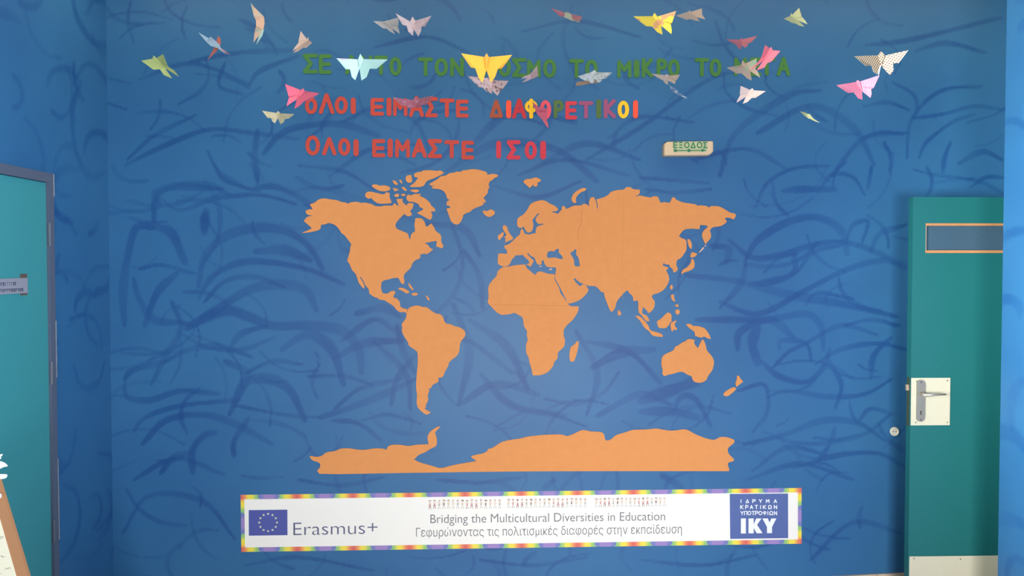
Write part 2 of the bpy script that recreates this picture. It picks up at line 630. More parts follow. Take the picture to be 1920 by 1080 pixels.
wall_strokes = []
for pts, w, op in S:
    q = [at_y(x, y, D) for x, y in pts]
    wall_strokes.append(([(p.x, p.z) for p in q], w / PXM, op))

XL = at_y(205, 500, D).x                   # left corner of the end wall
XR = at_depth(1880, 500, 3.85).x            # face of the right-hand wall
CEIL = 3.30
wall_back = tag(paint_mesh('wall_back', wall_strokes, XL - 0.005, 3.0, 0, CEIL, 0.0072,
                           lambda u, v: (u, D, v), M_WALL,
                           [((XL - 0.15, D + 0.02, -0.1), (3.1, D + 0.14, CEIL + 0.1))]), kind='structure')


def rand_arcs(n, u0, u1, v0, v1, w0, w1, seed):
    rg = random.Random(seed)
    out = []
    for k in range(n):
        cx, cy = rg.uniform(u0, u1), rg.uniform(v0, v1)
        r = rg.uniform(0.08, 0.26)
        a0 = rg.uniform(0, 6.3)
        sp = rg.uniform(1.2, 3.6)
        ec = rg.uniform(0.5, 1.2)
        out.append(([(cx + r * math.cos(a0 + sp * t), cy + r * ec * math.sin(a0 + sp * t))
                     for t in (0, .25, .5, .75, 1)], rg.uniform(w0, w1), rg.uniform(0.3, 0.7)))
    return out


wins_l = (-0.2, 1.4, 1.05, 2.45)           # window in the left wall: y0, y1, z0, z1
wall_left = tag(paint_mesh('wall_left', rand_arcs(110, 2.2, D, 0, CEIL, 0.018, 0.05, 3), 1.9, D, 0, CEIL, 0.012,
                           lambda u, v: (XL, u, v), M_WALL,
                           [((XL - 0.12, 1.9, -0.1), (XL - 0.02, D, CEIL + 0.1)),
                            ((XL - 0.12, wins_l[1], -0.1), (XL, 1.9, CEIL + 0.1)),
                            ((XL - 0.12, -3.1, -0.1), (XL, wins_l[0], CEIL + 0.1)),
                            ((XL - 0.12, wins_l[0], -0.1), (XL, wins_l[1], wins_l[2])),
                            ((XL - 0.12, wins_l[0], wins_l[3]), (XL, wins_l[1], CEIL + 0.1))]), kind='structure')
pr = at_depth(1880, 500, 3.85)
YR = pr.y
wall_right = tag(paint_mesh('wall_right', rand_arcs(90, 1.6, YR, 0, CEIL, 0.03, 0.07, 11), 1.6, YR, 0, CEIL, 0.012,
                            lambda u, v: (XR, u, v), M_WALL,
                            [((XR + 0.012, 1.6, -0.1), (XR + 0.14, YR, CEIL + 0.1)),
                             ((XR, 0.5, -0.1), (XR + 0.14, 1.6, CEIL + 0.1)),
                             ((XR, -3.1, -0.1), (XR + 0.14, -1.1, CEIL + 0.1)),
                             ((XR, -1.1, -0.1), (XR + 0.14, 0.5, 1.05)), ((XR, -1.1, 2.45), (XR + 0.14, 0.5, CEIL + 0.1))]), kind='structure')
M_CEIL = mat('ceiling paint', (0.42, 0.43, 0.42), 0.9)
M_PLAIN = mat('plain pale wall', (0.30, 0.42, 0.58), 0.8)
M_FLOOR = mat('beige floor tile', (0.42, 0.36, 0.30), 0.4, var=0.12, scale=6)
tag(box('floor', (XL - 0.15, -3.1, -0.1), (3.1, D, 0), M_FLOOR), kind='structure')
tag(box('ceiling', (XL - 0.15, -3.1, CEIL), (3.1, D, CEIL + 0.1), M_CEIL), kind='structure')
tag(box('wall_passage', (2.96, YR - 0.6, 0), (3.08, D, CEIL), M_PLAIN), kind='structure')
tag(box('wall_return', (XR + 0.14, YR - 0.6, 0), (2.96, YR - 0.5, CEIL), M_PLAIN), kind='structure')
bm = bmesh.new()
add_box(bm, (XL, -3.1, 0), (-1.05, -3.0, CEIL))
add_box(bm, (1.25, -3.1, 0), (XR, -3.0, CEIL))
add_box(bm, (-1.05, -3.1, 2.05), (1.25, -3.0, CEIL))
tag(link('wall_rear', bm, M_PLAIN), kind='structure')
# glazed rear doors, left window, added right window (behind the photographer)
M_FRAME = mat('white window frame', (0.7, 0.7, 0.68), 0.5)
M_GLASS = bpy.data.materials.new('window glass')
M_GLASS.use_nodes = True
_b = M_GLASS.node_tree.nodes['Principled BSDF']
_b.inputs['Transmission Weight'].default_value = 1
_b.inputs['Roughness'].default_value = 0.02
_n = M_GLASS.node_tree.nodes.new('ShaderNodeTexNoise')
_n.inputs['Scale'].default_value = 3
_bp = M_GLASS.node_tree.nodes.new('ShaderNodeBump')
_bp.inputs['Strength'].default_value = 0.02
M_GLASS.node_tree.links.new(_n.outputs[0], _bp.inputs['Height'])
M_GLASS.node_tree.links.new(_bp.outputs[0], _b.inputs['Normal'])


def window(name, axis, a0, a1, z0, z1, pos):
    def bx(bm, u0, u1, w0, w1, d0, d1):
        if axis == 'x': add_box(bm, (u0, pos + d0, w0), (u1, pos + d1, w1))
        else: add_box(bm, (pos + d0, u0, w0), (pos + d1, u1, w1))
    w = tag(empty(name, ((a0 + a1) / 2, pos, z0) if axis == 'x' else (pos, (a0 + a1) / 2, z0)), kind='structure')
    off = w.location.copy()
    b1 = bmesh.new()
    for u0, u1, w0, w1 in ((a0, a0 + .06, z0, z1), (a1 - .06, a1, z0, z1), (a0, a1, z0, z0 + .06),
                           (a0, a1, z1 - .06, z1), ((a0 + a1) / 2 - .03, (a0 + a1) / 2 + .03, z0, z1)):
        bx(b1, u0, u1, w0, w1, 0.0, 0.06)
    b2 = bmesh.new()
    bx(b2, a0, a1, z0, z1, 0.026, 0.032)
    for nm, b_, m in (('window_frame', b1, M_FRAME), ('window_pane', b2, M_GLASS)):
        o = link(nm, b_, m, w)
        o.data.transform(Matrix.Translation(-off))


window('added_window', 'y', -1.1, 0.5, 1.05, 2.45, XR + 0.04)  # unseen window, added as an opening for the right-hand fill
window('window_1', 'x', -1.05, 1.25, 0.0, 2.05, -3.09)
window('window_2', 'y', wins_l[0], wins_l[1], wins_l[2], wins_l[3], XL - 0.10)

# added batten out of view, carrying the warm fill that greys the wall top
batten_root = tag(empty('added_batten', (0.4, 3.95, CEIL)), 'unseen batten lamp added on the ceiling to grey the wall top', 'lamp')
box('housing', (-2.42, -0.06, -0.05), (2.42, 0.06, 0), M_FRAME, batten_root)

# baseboard of beige tiles, its top edge just showing at the bottom right
M_SKIRT = mat('beige skirting tile', (0.50, 0.42, 0.34), 0.45, var=0.1, scale=9)
p0, p1 = at_y(1565, 1079.5, D), at_y(1702, 1072, D)
slope = (p1.z - p0.z) / (p1.x - p0.x)
bm = bmesh.new()
x = XL + 0.01
k = 0
while x < 2.94:
    x2 = min(x + 0.33, 2.94)
    za = max(0.03, p1.z + slope * (min(x, p1.x) - p1.x))
    zb = max(0.03, p1.z + slope * (min(x2, p1.x) - p1.x))
    add_slab(bm, [[(x + .001, D - .012, 0), (x2 - .001, D - .012, 0), (x2 - .001, D - .012, zb), (x + .001, D - .012, za)]],
             Vector((0, 0.0115, 0)))
    x = x2
tag(link('baseboard_back', bm, M_SKIRT), kind='structure')

# ------------------------------------------------------------------ left door (door_1)
M_TEAL = mat('teal door paint', (0.037, 0.245, 0.285), 0.45, var=0.08, scale=120, spec=0.35)
M_TEAL2 = mat('green door paint', (0.0085, 0.114, 0.124), 0.45, var=0.08, scale=120, spec=0.35)
M_DFRAME = mat('grey door frame', (0.075, 0.10, 0.16), 0.5, var=0.1, scale=60)
M_CHIP = mat('chipped pale edge', (0.27, 0.28, 0.30), 0.8, var=0.4, scale=60)
yo = at_x(103.5, 540, XL).y                # outer and inner edge of the jamb
yi = at_x(93.5, 540, XL).y
zo = at_x(60, 318, XL).z
zi = zo - (yo - yi) * 1.0
yn = yo - 1.0                              # near jamb, outside the view
door1 = tag(empty('door_1', (XL, (yn + yo) / 2, 0)), kind='structure')
off = -door1.location


def child(o):
    o.data.transform(Matrix.Translation(-o.parent.location if o.parent.parent is None else off))
    return o


fo = at_x(100.5, 326, XL + 0.02)
fi = at_x(91.4, 342, XL + 0.02)
zo, zi = fo.z, fi.z
yo = fo.y; yi = fi.y
bm = bmesh.new()
add_box(bm, (XL + 0.0005, yi, 0), (XL + 0.02, yo, zo))
add_box(bm, (XL + 0.0005, yn, 0), (XL + 0.02, yn + .06, zo))
add_box(bm, (XL + 0.0005, yn + .06, zi), (XL + 0.02, yi, zo))
child(link('door_frame', bm, M_DFRAME, door1))
child(box('door_leaf', (XL + 0.0005, yn + .06, 0.005), (XL + 0.008, yi - .002, zi - .002), M_TEAL, door1))
bm = bmesh.new()
rg = random.Random(4)
z = 0.0
while z < zo - 0.1:
    h = rg.uniform(0.05, 0.3)
    if rg.random() < 0.4:
        add_box(bm, (XL + 0.019, yo - 0.002, z), (XL + 0.0215, yo + rg.uniform(0.001, 0.004), min(z + h, zo)))
    z += h
add_box(bm, (XL + 0.019, yo - 0.002, zo - .1), (XL + 0.0215, yo + .003, zo))
tag(child(link('chipped_edge', bm, M_CHIP, door1)), 'pale chipped strip along the frame edge')
for pz in (440, 700, 1000):
    p = at_x(95, pz, XL + 0.02)
    bm = bmesh.new()
    add_tube(bm, [(XL + .018, yi + .004, p.z - .05), (XL + .018, yi + .004, p.z + .05)], 0.007, 10)
    child(link('hinge', bm, mat('dull hinge steel', (0.10, 0.12, 0.16), 0.55, 0.3), door1))

# name plate on the left door
a = at_x(51, 521, XL + 0.012); b = at_x(51.5, 549, XL + 0.012)
M_PLATE = mat('grey plate', (0.23, 0.25, 0.32), 0.5, var=0.08)
M_CLIP = mat('brown clip', (0.10, 0.075, 0.07), 0.5, var=0.3)
sgn = tag(empty('name_plate', (XL + 0.008, a.y - 0.1, b.z)),
          'small grey name plate between dark clips on the teal door at left', 'sign')
off = -sgn.location
box_ = lambda n, lo, hi, m: child(box(n, lo, hi, m, sgn))
box_('plate', (XL + 0.0085, a.y - 0.45, b.z), (XL + 0.014, a.y, a.z), M_PLATE)
c_ = at_x(39, 516, XL + 0.012)
for y0_, y1_ in ((c_.y, a.y - .001), (a.y - .449, a.y - .449 + (a.y - c_.y))):
    box_('clip', (XL + 0.0082, y0_, b.z - .009), (XL + 0.0125, y1_, a.z + .017), M_CLIP)
# the clip ends stand above and below the plate; the lettering is two worn lines
bm = bmesh.new()
rg = random.Random(9)
for zz, yend in ((a.z - .022, a.y - .085), (a.z - .048, a.y - .045)):
    y = a.y - 0.235
    while y < yend:
        w = rg.uniform(.006, .011)
        add_box(bm, (XL + .0138, y, zz - .007), (XL + .0146, y + .0022, zz + .007))
        add_box(bm, (XL + .0138, y, zz + rg.choice((-.006, .0, .005))), (XL + .0146, y + w, zz + .0075))
        y += w + .005
child(link('worn_lettering', bm, mat('faded ink', (0.10, 0.12, 0.20), 0.7), sgn))

# ------------------------------------------------------------------ open door at right (door_2)
YD = 4.10
xl = at_y(1707.5, 720, YD).x
zt = at_y(1760, 369.5, YD).z
door2 = tag(empty('door_2', (xl + 0.42, YD, 0)), kind='structure')
off = -door2.location
xr = xl + 0.86
pw = at_y(1737, 421, YD); pw2 = at_y(1900, 471, YD)
wx0, wx1 = pw.x, xr - (pw.x - xl)
wz0, wz1 = pw2.z, pw.z
bm = bmesh.new()                            # leaf with a window opening
for lo, hi in (((xl, wz1), (xr, zt)), ((xl, 0.012), (xr, wz0)), ((xl, wz0), (wx0, wz1)), ((wx1, wz0), (xr, wz1))):
    add_box(bm, (lo[0], YD, lo[1]), (hi[0], YD + .042, hi[1]))
child(link('door_leaf', bm, M_TEAL2, door2))
M_PANE = mat('dark ribbed glass', (0.045, 0.09, 0.14), 0.25, var=0.25, scale=150, spec=0.5)
child(box('glass_pane', (wx0, YD + .012, wz0), (wx1, YD + .02, wz1), M_PANE, door2))
M_TRIM = mat('varnished wood bead', (0.42, 0.20, 0.09), 0.5, var=0.15)
pxd = F / YD
for lo, hi in (((wx0 - .004, wz1 - .006), (wx1 + .004, wz1 + .006)), ((wx0 - .004, wz0 - .009), (wx1 + .004, wz0 + .004))):
    child(box('glazing_bead', (lo[0], YD - .006, lo[1]), (hi[0], YD + .012, hi[1]), M_TRIM, door2))
for xx in (wx0 - .003, wx1):
    child(box('glazing_bead', (xx, YD - .003, wz0), (xx + .003, YD + .012, wz1),
              mat('pale bead', (0.30, 0.25, 0.2), 0.6), door2))
M_CREAM = mat('cream plastic plate', (0.52, 0.50, 0.40), 0.5, var=0.03)
M_STEEL = mat('brushed steel', (0.36, 0.34, 0.30), 0.38, 0.75, var=0.1, scale=80)
M_SCREW = mat('dark screw', (0.12, 0.11, 0.10), 0.5, 0.5)
c0 = at_y(1708.3, 708.5, YD); c1 = at_y(1780, 797, YD)
lp = child(box('lock_backplate', (c0.x, YD - .004, c1.z), (c1.x, YD - .0003, c0.z), M_CREAM, door2, 0.0008))
for q in ((1775.5, 713.5), (1716.5, 791.8), (1775.5, 791.5), (1718, 714.5)):
    p = at_y(*q, YD)
    bm = bmesh.new()
    add_disc(bm, p.x, p.z, 0.0032, YD - .0052, .0012, 10)
    child(link('screw', bm, M_SCREW, lp))
k0 = at_y(1707.5, 1043, YD)
kp = child(box('kick_plate', (xl + .004, YD - .004, 0.02), (xr - .004, YD - .0003, k0.z), M_CREAM, door2, 0.0008))
for q in ((1713, 1046.7), (1800, 1047.8)):
    p = at_y(*q, YD)
    bm = bmesh.new()
    add_disc(bm, p.x, p.z, 0.0032, YD - .0052, .0012, 10)
    child(link('screw', bm, M_SCREW, kp))
# long escutcheon, lever, keyhole
e0 = at_y(1717.3, 711.5, YD); e1 = at_y(1731.6, 790, YD)
bm = bmesh.new()
ew = (e1.x - e0.x) / 2
ecx = (e0.x + e1.x) / 2
lo_ = [(ecx + ew * math.cos(t), YD - .012, e0.z - ew + ew * math.sin(t)) for t in np.linspace(0, math.pi, 11)] + \
      [(ecx - ew * math.cos(t), YD - .012, e1.z + ew - ew * math.sin(t)) for t in np.linspace(0, math.pi, 11)]
add_slab(bm, [lo_], Vector((0, .0075, 0)))
esc = child(link('escutcheon', bm, M_STEEL, door2))
for q in ((1724.5, 716), (1724.5, 786)):
    p = at_y(*q, YD)
    bm = bmesh.new()
    add_disc(bm, p.x, p.z, 0.004, YD - .0135, .0018, 12)
    child(link('screw', bm, M_SCREW, esc))
p = at_y(1724.3, 772.5, YD)
bm = bmesh.new()
add_disc(bm, p.x, p.z + .004, 0.0034, YD - .0126, .0009, 12)
add_box(bm, (p.x - .002, YD - .0126, p.z - .012), (p.x + .002, YD - .0117, p.z + .003))
child(link('keyhole', bm, mat('black hole', (0.01, 0.01, 0.01), 0.9), esc))
h0 = at_y(1730.5, 741, YD - .05); h1 = at_y(1773.5, 739.5, YD - .05)
bm = bmesh.new()
hx = at_y(1727, 741, YD).x
add_tube(bm, [(hx, YD - .012, h0.z), (hx, YD - .04, h0.z), (hx + .006, YD - .05, h0.z), (h0.x + .006, YD - .052, h0.z)], 0.0085, 12)
add_tube(bm, [(h0.x, YD - .052, h0.z), ((h0.x + h1.x) / 2, YD - .052, (h0.z + h1.z) / 2 + .001), (h1.x, YD - .05, h1.z)], 0.0078, 12, r2=0.0036)
child(link('lever_handle', bm, mat('polished steel', (0.55, 0.53, 0.48), 0.3, 0.7), door2, True))
l0 = at_y(1702, 722, YD); l1 = at_y(1707, 733, YD)
child(box('latch_bolt', (xl - .012, YD + .014, l1.z), (xl + .0005, YD + .03, l0.z), mat('brass latch', (0.5, 0.36, 0.26), 0.4, 0.6, var=.3), door2, 0.001))
box_l = at_y(1707, 800, YD).z
child(box('lock_forend', (xl - .0012, YD + .010, box_l), (xl + .0002, YD + .034, c0.z), mat('dark forend', (0.05, 0.06, 0.04), 0.6, var=.4, scale=90), door2))
off = None


def child_of(o, root):
    o.parent = root
    o.data.transform(Matrix.Translation(-Vector(root.location)))
    return o


# ------------------------------------------------------------------ wall socket, exit sign
c = at_y(1676.5, 808.8, D)
skt = tag(empty('wall_socket', (c.x, D, c.z)), 'small round white power socket low on the blue wall by the green door', 'socket')
M_WPL = mat('white plastic', (0.72, 0.70, 0.62), 0.4, var=0.02)
bm = bmesh.new()
prof = [(0.0235, 0.0), (0.0235, 0.007), (0.021, 0.010), (0.0185, 0.010), (0.017, 0.006)]
rings = []
for r_, d_ in prof:
    rings.append([bm.verts.new((r_ * math.cos(2 * math.pi * k / 28), -d_ - .0005, r_ * math.sin(2 * math.pi * k / 28))) for k in range(28)])
for A, B in zip(rings, rings[1:]):
    for k in range(28):
        bm.faces.new((A[k], A[(k + 1) % 28], B[(k + 1) % 28], B[k]))
bm.faces.new(rings[-1])
bm.faces.new(rings[0])
link('socket_cover', bm, M_WPL, skt)
for s in (-1, 1):
    bm = bmesh.new()
    add_disc(bm, s * .007, 0, .0028, -.0072, .0008, 12)
    link('pin_hole', bm, mat('black hole', (0.01, 0.01, 0.01), 0.9), skt)

ex = crop(1220, 240, 13.714, [(350, 430), (385, 380), (440, 345), (1000, 338), (1595, 332), (1618, 352), (1622, 480), (1622, 595),
                              (1580, 655), (1500, 705), (900, 714), (372, 718), (345, 690), (346, 560)])
ec = at_y(1291, 278, D)
sign = tag(empty('exit_sign', (ec.x, D, ec.z)), 'cream plastic emergency exit light with green ΕΞΟΔΟΣ lettering and arrow', 'sign')
EDEP = 0.05
bm = bmesh.new()
ecx_, ecy_ = 1291, 278.5
rings = []
for f_, d_ in ((1.0, .0005), (1.0, EDEP - .012), (.985, EDEP - .005), (.94, EDEP - .0005), (.90, EDEP)):
    ring = []
    for px, py in ex:
        p = at_y(px, py, D - EDEP)
        c2 = at_y(ecx_, ecy_, D - EDEP)
        hx_, hz_ = 0.125, 0.038                # same absolute inset on both axes
        k_ = (1 - f_) * 0.10
        ring.append(bm.verts.new((p.x - (p.x - c2.x) * k_ / hx_, D - d_, p.z - (p.z - c2.z) * k_ / hz_)))
    rings.append(ring)
for A, B in zip(rings, rings[1:]):
    for k in range(len(A)):
        bm.faces.new((A[k], A[(k + 1) % len(A)], B[(k + 1) % len(A)], B[k]))
bm.faces.new(rings[-1])
bm.faces.new(rings[0][::-1])
M_CASE = mat('cream sign case', (0.66, 0.50, 0.33), 0.35, var=0.03, spec=0.5)
child_of(link('housing', bm, M_CASE), sign)
M_PGR = mat('pale green panel', (0.46, 0.50, 0.29), 0.4, var=0.05)
bm = bmesh.new()
pan = crop(1220, 240, 13.714, [(572, 352), (1462, 352), (1462, 525), (1440, 610), (585, 615)])
add_slab(bm, [[at_y(px, py, D - EDEP - .0009) for px, py in pan]], Vector((0, .0012, 0)))
child_of(link('face_panel', bm, M_PGR), sign)
M_GRN = mat('sign green', (0.035, 0.19, 0.085), 0.5, var=0.05)

# ------------------------------------------------------------------ stroke alphabet (unit box, y up)
def arc(cx, cy, rx, ry, a0, a1, n=10):
    return [(cx + rx * math.cos(math.radians(a0 + (a1 - a0) * k / n)), cy + ry * math.sin(math.radians(a0 + (a1 - a0) * k / n)))
            for k in range(n + 1)]


GLY = {
    'Α': [[(0, 0), (.5, 1), (1, 0)], [(.2, .36), (.8, .36)]],
    'Δ': [[(0, 0), (.5, 1), (1, 0), (0, 0), (.12, .24)]],
    'Ε': [[(1, 1), (0, 1), (0, 0), (1, 0)], [(0, .5), (.92, .5)]],
    'Γ': [[(1, 1), (0, 1), (0, 0)]],
    'Ι': [[(.5, 0), (.5, 1)]],
    'Κ': [[(0, 0), (0, 1)], [(.95, 1), (.08, .5), (1, 0)]],
    'Λ': [[(0, 0), (.5, 1), (1, 0)]],
    'Μ': [[(0, 0), (.02, 1), (.5, .42), (.98, 1), (1, 0)]],
    'Ν': [[(0, 0), (0, 1), (1, 0), (1, 1)]],
    'Ξ': [[(0, 1), (1, 1)], [(.12, .5), (.88, .5)], [(0, 0), (1, 0)]],
    'Ο': ['ring'],
    'Π': [[(0, 0), (0, 1), (1, 1), (1, 0)]],
    'Ρ': [[(0, 0), (0, 1)], [(0, 1), (.5, 1)] + arc(.55, .74, .45, .26, 80, -80) + [(0, .48)]],
    'Σ': [[(1, 1), (0, 1), (.55, .5), (0, 0), (1, 0)]],
    'Τ': [[(0, 1), (1, 1)], [(.5, 1), (.5, 0)]],
    'Υ': [[(0, 1), (.5, .45), (1, 1)], [(.5, .45), (.5, 0)]],
    'Φ': [[(.5, 0), (.5, 1)], 'phi'],
    'Ω': [[(0, 0), (.32, 0)] + arc(.5, .58, .5, .42, 235, -55, 14) + [(.68, 0), (1, 0)]],
}


def add_letter(bm, ch, x0, x1, z0, z1, w, y, th, mi=0):
    """stroke letter filling the box, w is the stroke width"""
    h = w / 2
    a0, a1, b0, b1 = x0 + h, x1 - h, z0 + h, z1 - h
    if a1 <= a0: a0 = a1 = (x0 + x1) / 2
    k = 0
    for s_ in GLY[ch]:
        yy = y - 0.00004 * k
        k += 1
        if s_ == 'ring':
            cx, cz, rx, rz = (x0 + x1) / 2, (z0 + z1) / 2, (x1 - x0) / 2, (z1 - z0) / 2
            n = 28
            outer = [(cx + rx * math.cos(2 * math.pi * i / n), yy, cz + rz * math.sin(2 * math.pi * i / n)) for i in range(n)]
            inner = [(cx + (rx - w) * math.cos(2 * math.pi * i / n), yy, cz + (rz - w) * math.sin(2 * math.pi * i / n)) for i in range(n)]
            add_slab(bm, [outer, inner], Vector((0, th, 0)), mi)
        elif s_ == 'phi':
            cx, cz, rx, rz = (x0 + x1) / 2, z0 + (z1 - z0) * .6, (x1 - x0) / 2, (z1 - z0) * .31
            n = 24
            outer = [(cx + rx * math.cos(2 * math.pi * i / n), yy, cz + rz * math.sin(2 * math.pi * i / n)) for i in range(n)]
            inner = [(cx + (rx - w * .85) * math.cos(2 * math.pi * i / n), yy, cz + (rz - w * .85) * math.sin(2 * math.pi * i / n)) for i in range(n)]
            add_slab(bm, [outer, inner], Vector((0, th, 0)), mi)
        else:
            pts = [(a0 + (a1 - a0) * u, b0 + (b1 - b0) * v) for u, v in s_]
            # separate capsules for sharp turns keep the corners full
            run = [pts[0]]
            j = 0
            for i in range(1, len(pts)):
                run.append(pts[i])
                turn = 0
                if i < len(pts) - 1:
                    d1 = Vector(pts[i]) - Vector(pts[i - 1])
                    d2 = Vector(pts[i + 1]) - Vector(pts[i])
                    if d1.length > 1e-7 and d2.length > 1e-7:
                        turn = math.degrees(d1.angle(d2))
                if turn > 38 or i == len(pts) - 1:
                    if (Vector(run[0]) - Vector(run[-1])).length > 1e-6 or len(run) > 2:
                        add_ribbon(bm, run, w, yy - 0.00002 * j, th, mi)
                    j += 1
                    run = [pts[i]]


def px_letter(bm, ch, x0, x1, y0, y1, w, plane, gap, th, mi=0):
    A = at_y(x0, y1, plane - gap); B = at_y(x1, y0, plane - gap)
    add_letter(bm, ch, A.x, B.x, A.z, B.z, w * plane / F, plane - gap - th, th, mi)


# green letters and arrow on the exit sign
bm = bmesh.new()
for ch, a0, a1 in (('Ε', 578, 690), ('Ξ', 725, 825), ('Ο', 858, 1000), ('Δ', 1022, 1160), ('Ο', 1185, 1330), ('Σ', 1345, 1462)):
    px_letter(bm, ch, 1220 + a0 / 13.714, 1220 + a1 / 13.714, 240 + 358 / 13.714, 240 + 520 / 13.714, 2.1, D - EDEP, .001, .0012)
child_of(link('lettering', bm, M_GRN), sign)
bm = bmesh.new()
ya = D - EDEP - .0022


def sp_(X, Y):
    p = at_y(1220 + X / 13.714, 240 + Y / 13.714, ya)
    return (p.x, ya, p.z)


add_slab(bm, [[sp_(590, 545), sp_(675, 550), sp_(672, 612), sp_(600, 612)]], Vector((0, .0012, 0)))
add_slab(bm, [[sp_(660, 568), sp_(1320, 566), sp_(1320, 588), sp_(660, 590)]], Vector((0, .0012, 0)))
add_slab(bm, [[sp_(1305, 530), sp_(1440, 575), sp_(1308, 615)]], Vector((0, .0012, 0)))
cc = sp_(985, 578)
add_disc(bm, cc[0], cc[2], .0085, ya - .0002, .0014, 18)
child_of(link('arrow', bm, M_GRN), sign)

# ------------------------------------------------------------------ the cut-out letters on the wall
M_LG = mat('green letter paper', (0.050, 0.175, 0.045), 0.8, var=0.12, scale=60)
M_LR = mat('red letter paper', (0.47, 0.060, 0.045), 0.8, var=0.06, scale=60)
M_LC = mat('crimson letter paper', (0.55, 0.042, 0.065), 0.8, var=0.06, scale=60)
M_LB = mat('brown red letter paper', (0.33, 0.075, 0.04), 0.8, var=0.06, scale=60)
M_LO = mat('coral letter paper', (0.82, 0.085, 0.045), 0.8, var=0.05, scale=60)
M_LD = mat('dark red letter paper', (0.45, 0.033, 0.045), 0.8, var=0.06, scale=60)
M_LY = mat('yellow letter paper', (0.86, 0.50, 0.025), 0.8, var=0.05, scale=60)
M_LP = mat('pink letter paper', (0.66, 0.085, 0.13), 0.8, var=0.05, scale=60)
M_LOL = mat('olive letter paper', (0.080, 0.145, 0.045), 0.8, var=0.1, scale=60)
M_LV = mat('purple letter paper', (0.30, 0.075, 0.17), 0.8, var=0.08, scale=60)
NAMES = {M_LG: 'green', M_LR: 'brick red', M_LC: 'crimson', M_LB: 'brown', M_LO: 'coral', M_LD: 'dark red',
         M_LY: 'yellow', M_LP: 'pink', M_LOL: 'olive green', M_LV: 'purple'}
ORD = ['first', 'second', 'third', 'fourth', 'fifth', 'sixth', 'seventh', 'eighth', 'ninth', 'tenth', 'eleventh', 'last']
G, R_ = M_LG, M_LR
LINES = [
    ('top', 7.2, [
        ('ΣΕ', '', [(568, 596, 101, 138, G), (598, 622, 102, 139, G)]),
        ('ΑΥΤΟ', '', [(647, 671, 103, 140, G), (676, 699, 104, 141, G), (702, 727, 104.5, 141, G), (730, 753, 107, 142, G)]),
        ('ΤΟΝ', '', [(784, 812, 108, 143, G), (815, 840, 109, 143, G), (844, 870, 108, 144, G)]),
        ('ΚΟΣΜΟ', '', [(904, 930, 109, 144, G), (934, 958, 110, 144, G), (960, 987, 109, 145, G), (988, 1014, 112, 146, G), (1018, 1043, 111, 146, G)]),
        ('ΤΟ', 'before ΜΙΚΡΟ', [(1067, 1095, 111, 147, G), (1097, 1121, 112, 146, G)]),
        ('ΜΙΚΡΟ', '', [(1157, 1184, 113, 146, G), (1188, 1199, 112, 146, G), (1203, 1225, 109, 146, G), (1231, 1251, 110, 144, G), (1252, 1275, 111, 144, G)]),
        ('ΤΟ', 'before ΜΕΓΑ', [(1302, 1330, 109, 144, G), (1330, 1353, 110, 144, G)]),
        ('ΜΕΓΑ', '', [(1376, 1401, 108, 143, G), (1406, 1428, 108, 143, G), (1434, 1454, 108, 142, G), (1456, 1482, 107, 143, G)]),
    ]),
    ('middle', 7.2, [
        ('ΟΛΟΙ', '', [(572, 595, 183, 214, R_), (598, 627, 175, 214, R_), (628, 652, 181, 214, R_), (658, 667, 183, 214, R_)]),
        ('ΕΙΜΑΣΤΕ', '', [(695, 720, 184, 217, R_), (725, 734, 183, 218, R_), (737, 764, 184, 218, R_), (767, 795, 180, 219.5, R_),
                        (797, 821, 182, 220, R_), (824, 852, 185, 220, R_), (855, 879, 187, 220.5, R_)]),
        ('ΔΙΑΦΟΡΕΤΙΚΟΙ', '', [(918, 943, 187, 221, M_LB), (949, 958.5, 188, 222, M_LO), (960, 987, 185, 222.5, M_LD), (984, 1008, 185, 222.5, M_LY),
                             (1012, 1033.5, 188, 224, M_LP), (1038, 1057, 188, 222, M_LOL), (1060, 1082, 190, 224, M_LC),
                             (1085, 1112.5, 190, 222.5, M_LV), (1118, 1127, 186, 222.5, M_LOL), (1132, 1155, 186, 222, M_LV),
                             (1158, 1179.5, 189, 222, M_LY), (1187, 1196, 188, 222, M_LO)]),
    ]),
    ('bottom', 7.4, [
        ('ΟΛΟΙ', '', [(573, 600, 254, 291.5, R_), (604, 631, 257, 291.5, R_), (634, 657, 259, 292, R_), (663, 672.5, 261, 293, R_)]),
        ('ΕΙΜΑΣΤΕ', '', [(698, 722.5, 261, 295, R_), (727, 736.5, 260, 295.5, R_), (741, 768.5, 261, 296, R_), (772, 800.5, 260, 296, R_),
                        (802, 829, 261, 296.5, R_), (833, 861, 263, 297, R_), (865.5, 889, 264, 299, R_)]),
        ('ΙΣΟΙ', '', [(930.5, 939.5, 264, 297.5, M_LC), (950, 976, 263, 299, M_LC), (984, 1006.5, 265, 299, M_LC), (1013, 1023.5, 264, 299, M_LC)]),
    ]),
]
gi = 0
for line, sw, words in LINES:
    for word, extra, boxes in words:
        for i, (x0, x1, y0, y1, m) in enumerate(boxes):
            bm = bmesh.new()
            wpx = sw if word[i] != 'Μ' else sw * 0.92
            if word[i] == 'Ι': wpx = x1 - x0
            px_letter(bm, word[i], x0, x1, y0, y1, wpx, D, 0.0012, 0.002)
            o = recenter(link('paper_letter', bm, m))
            pos = ORD[i] if i < len(word) - 1 else 'last'
            lab = f'{NAMES[m]} cut-out letter {word[i]}, {pos} in {word} {extra + " " if extra else ""}on the {line} line of writing'
            tag(o, lab, 'letter', f'cut-out letters on the {line} line')

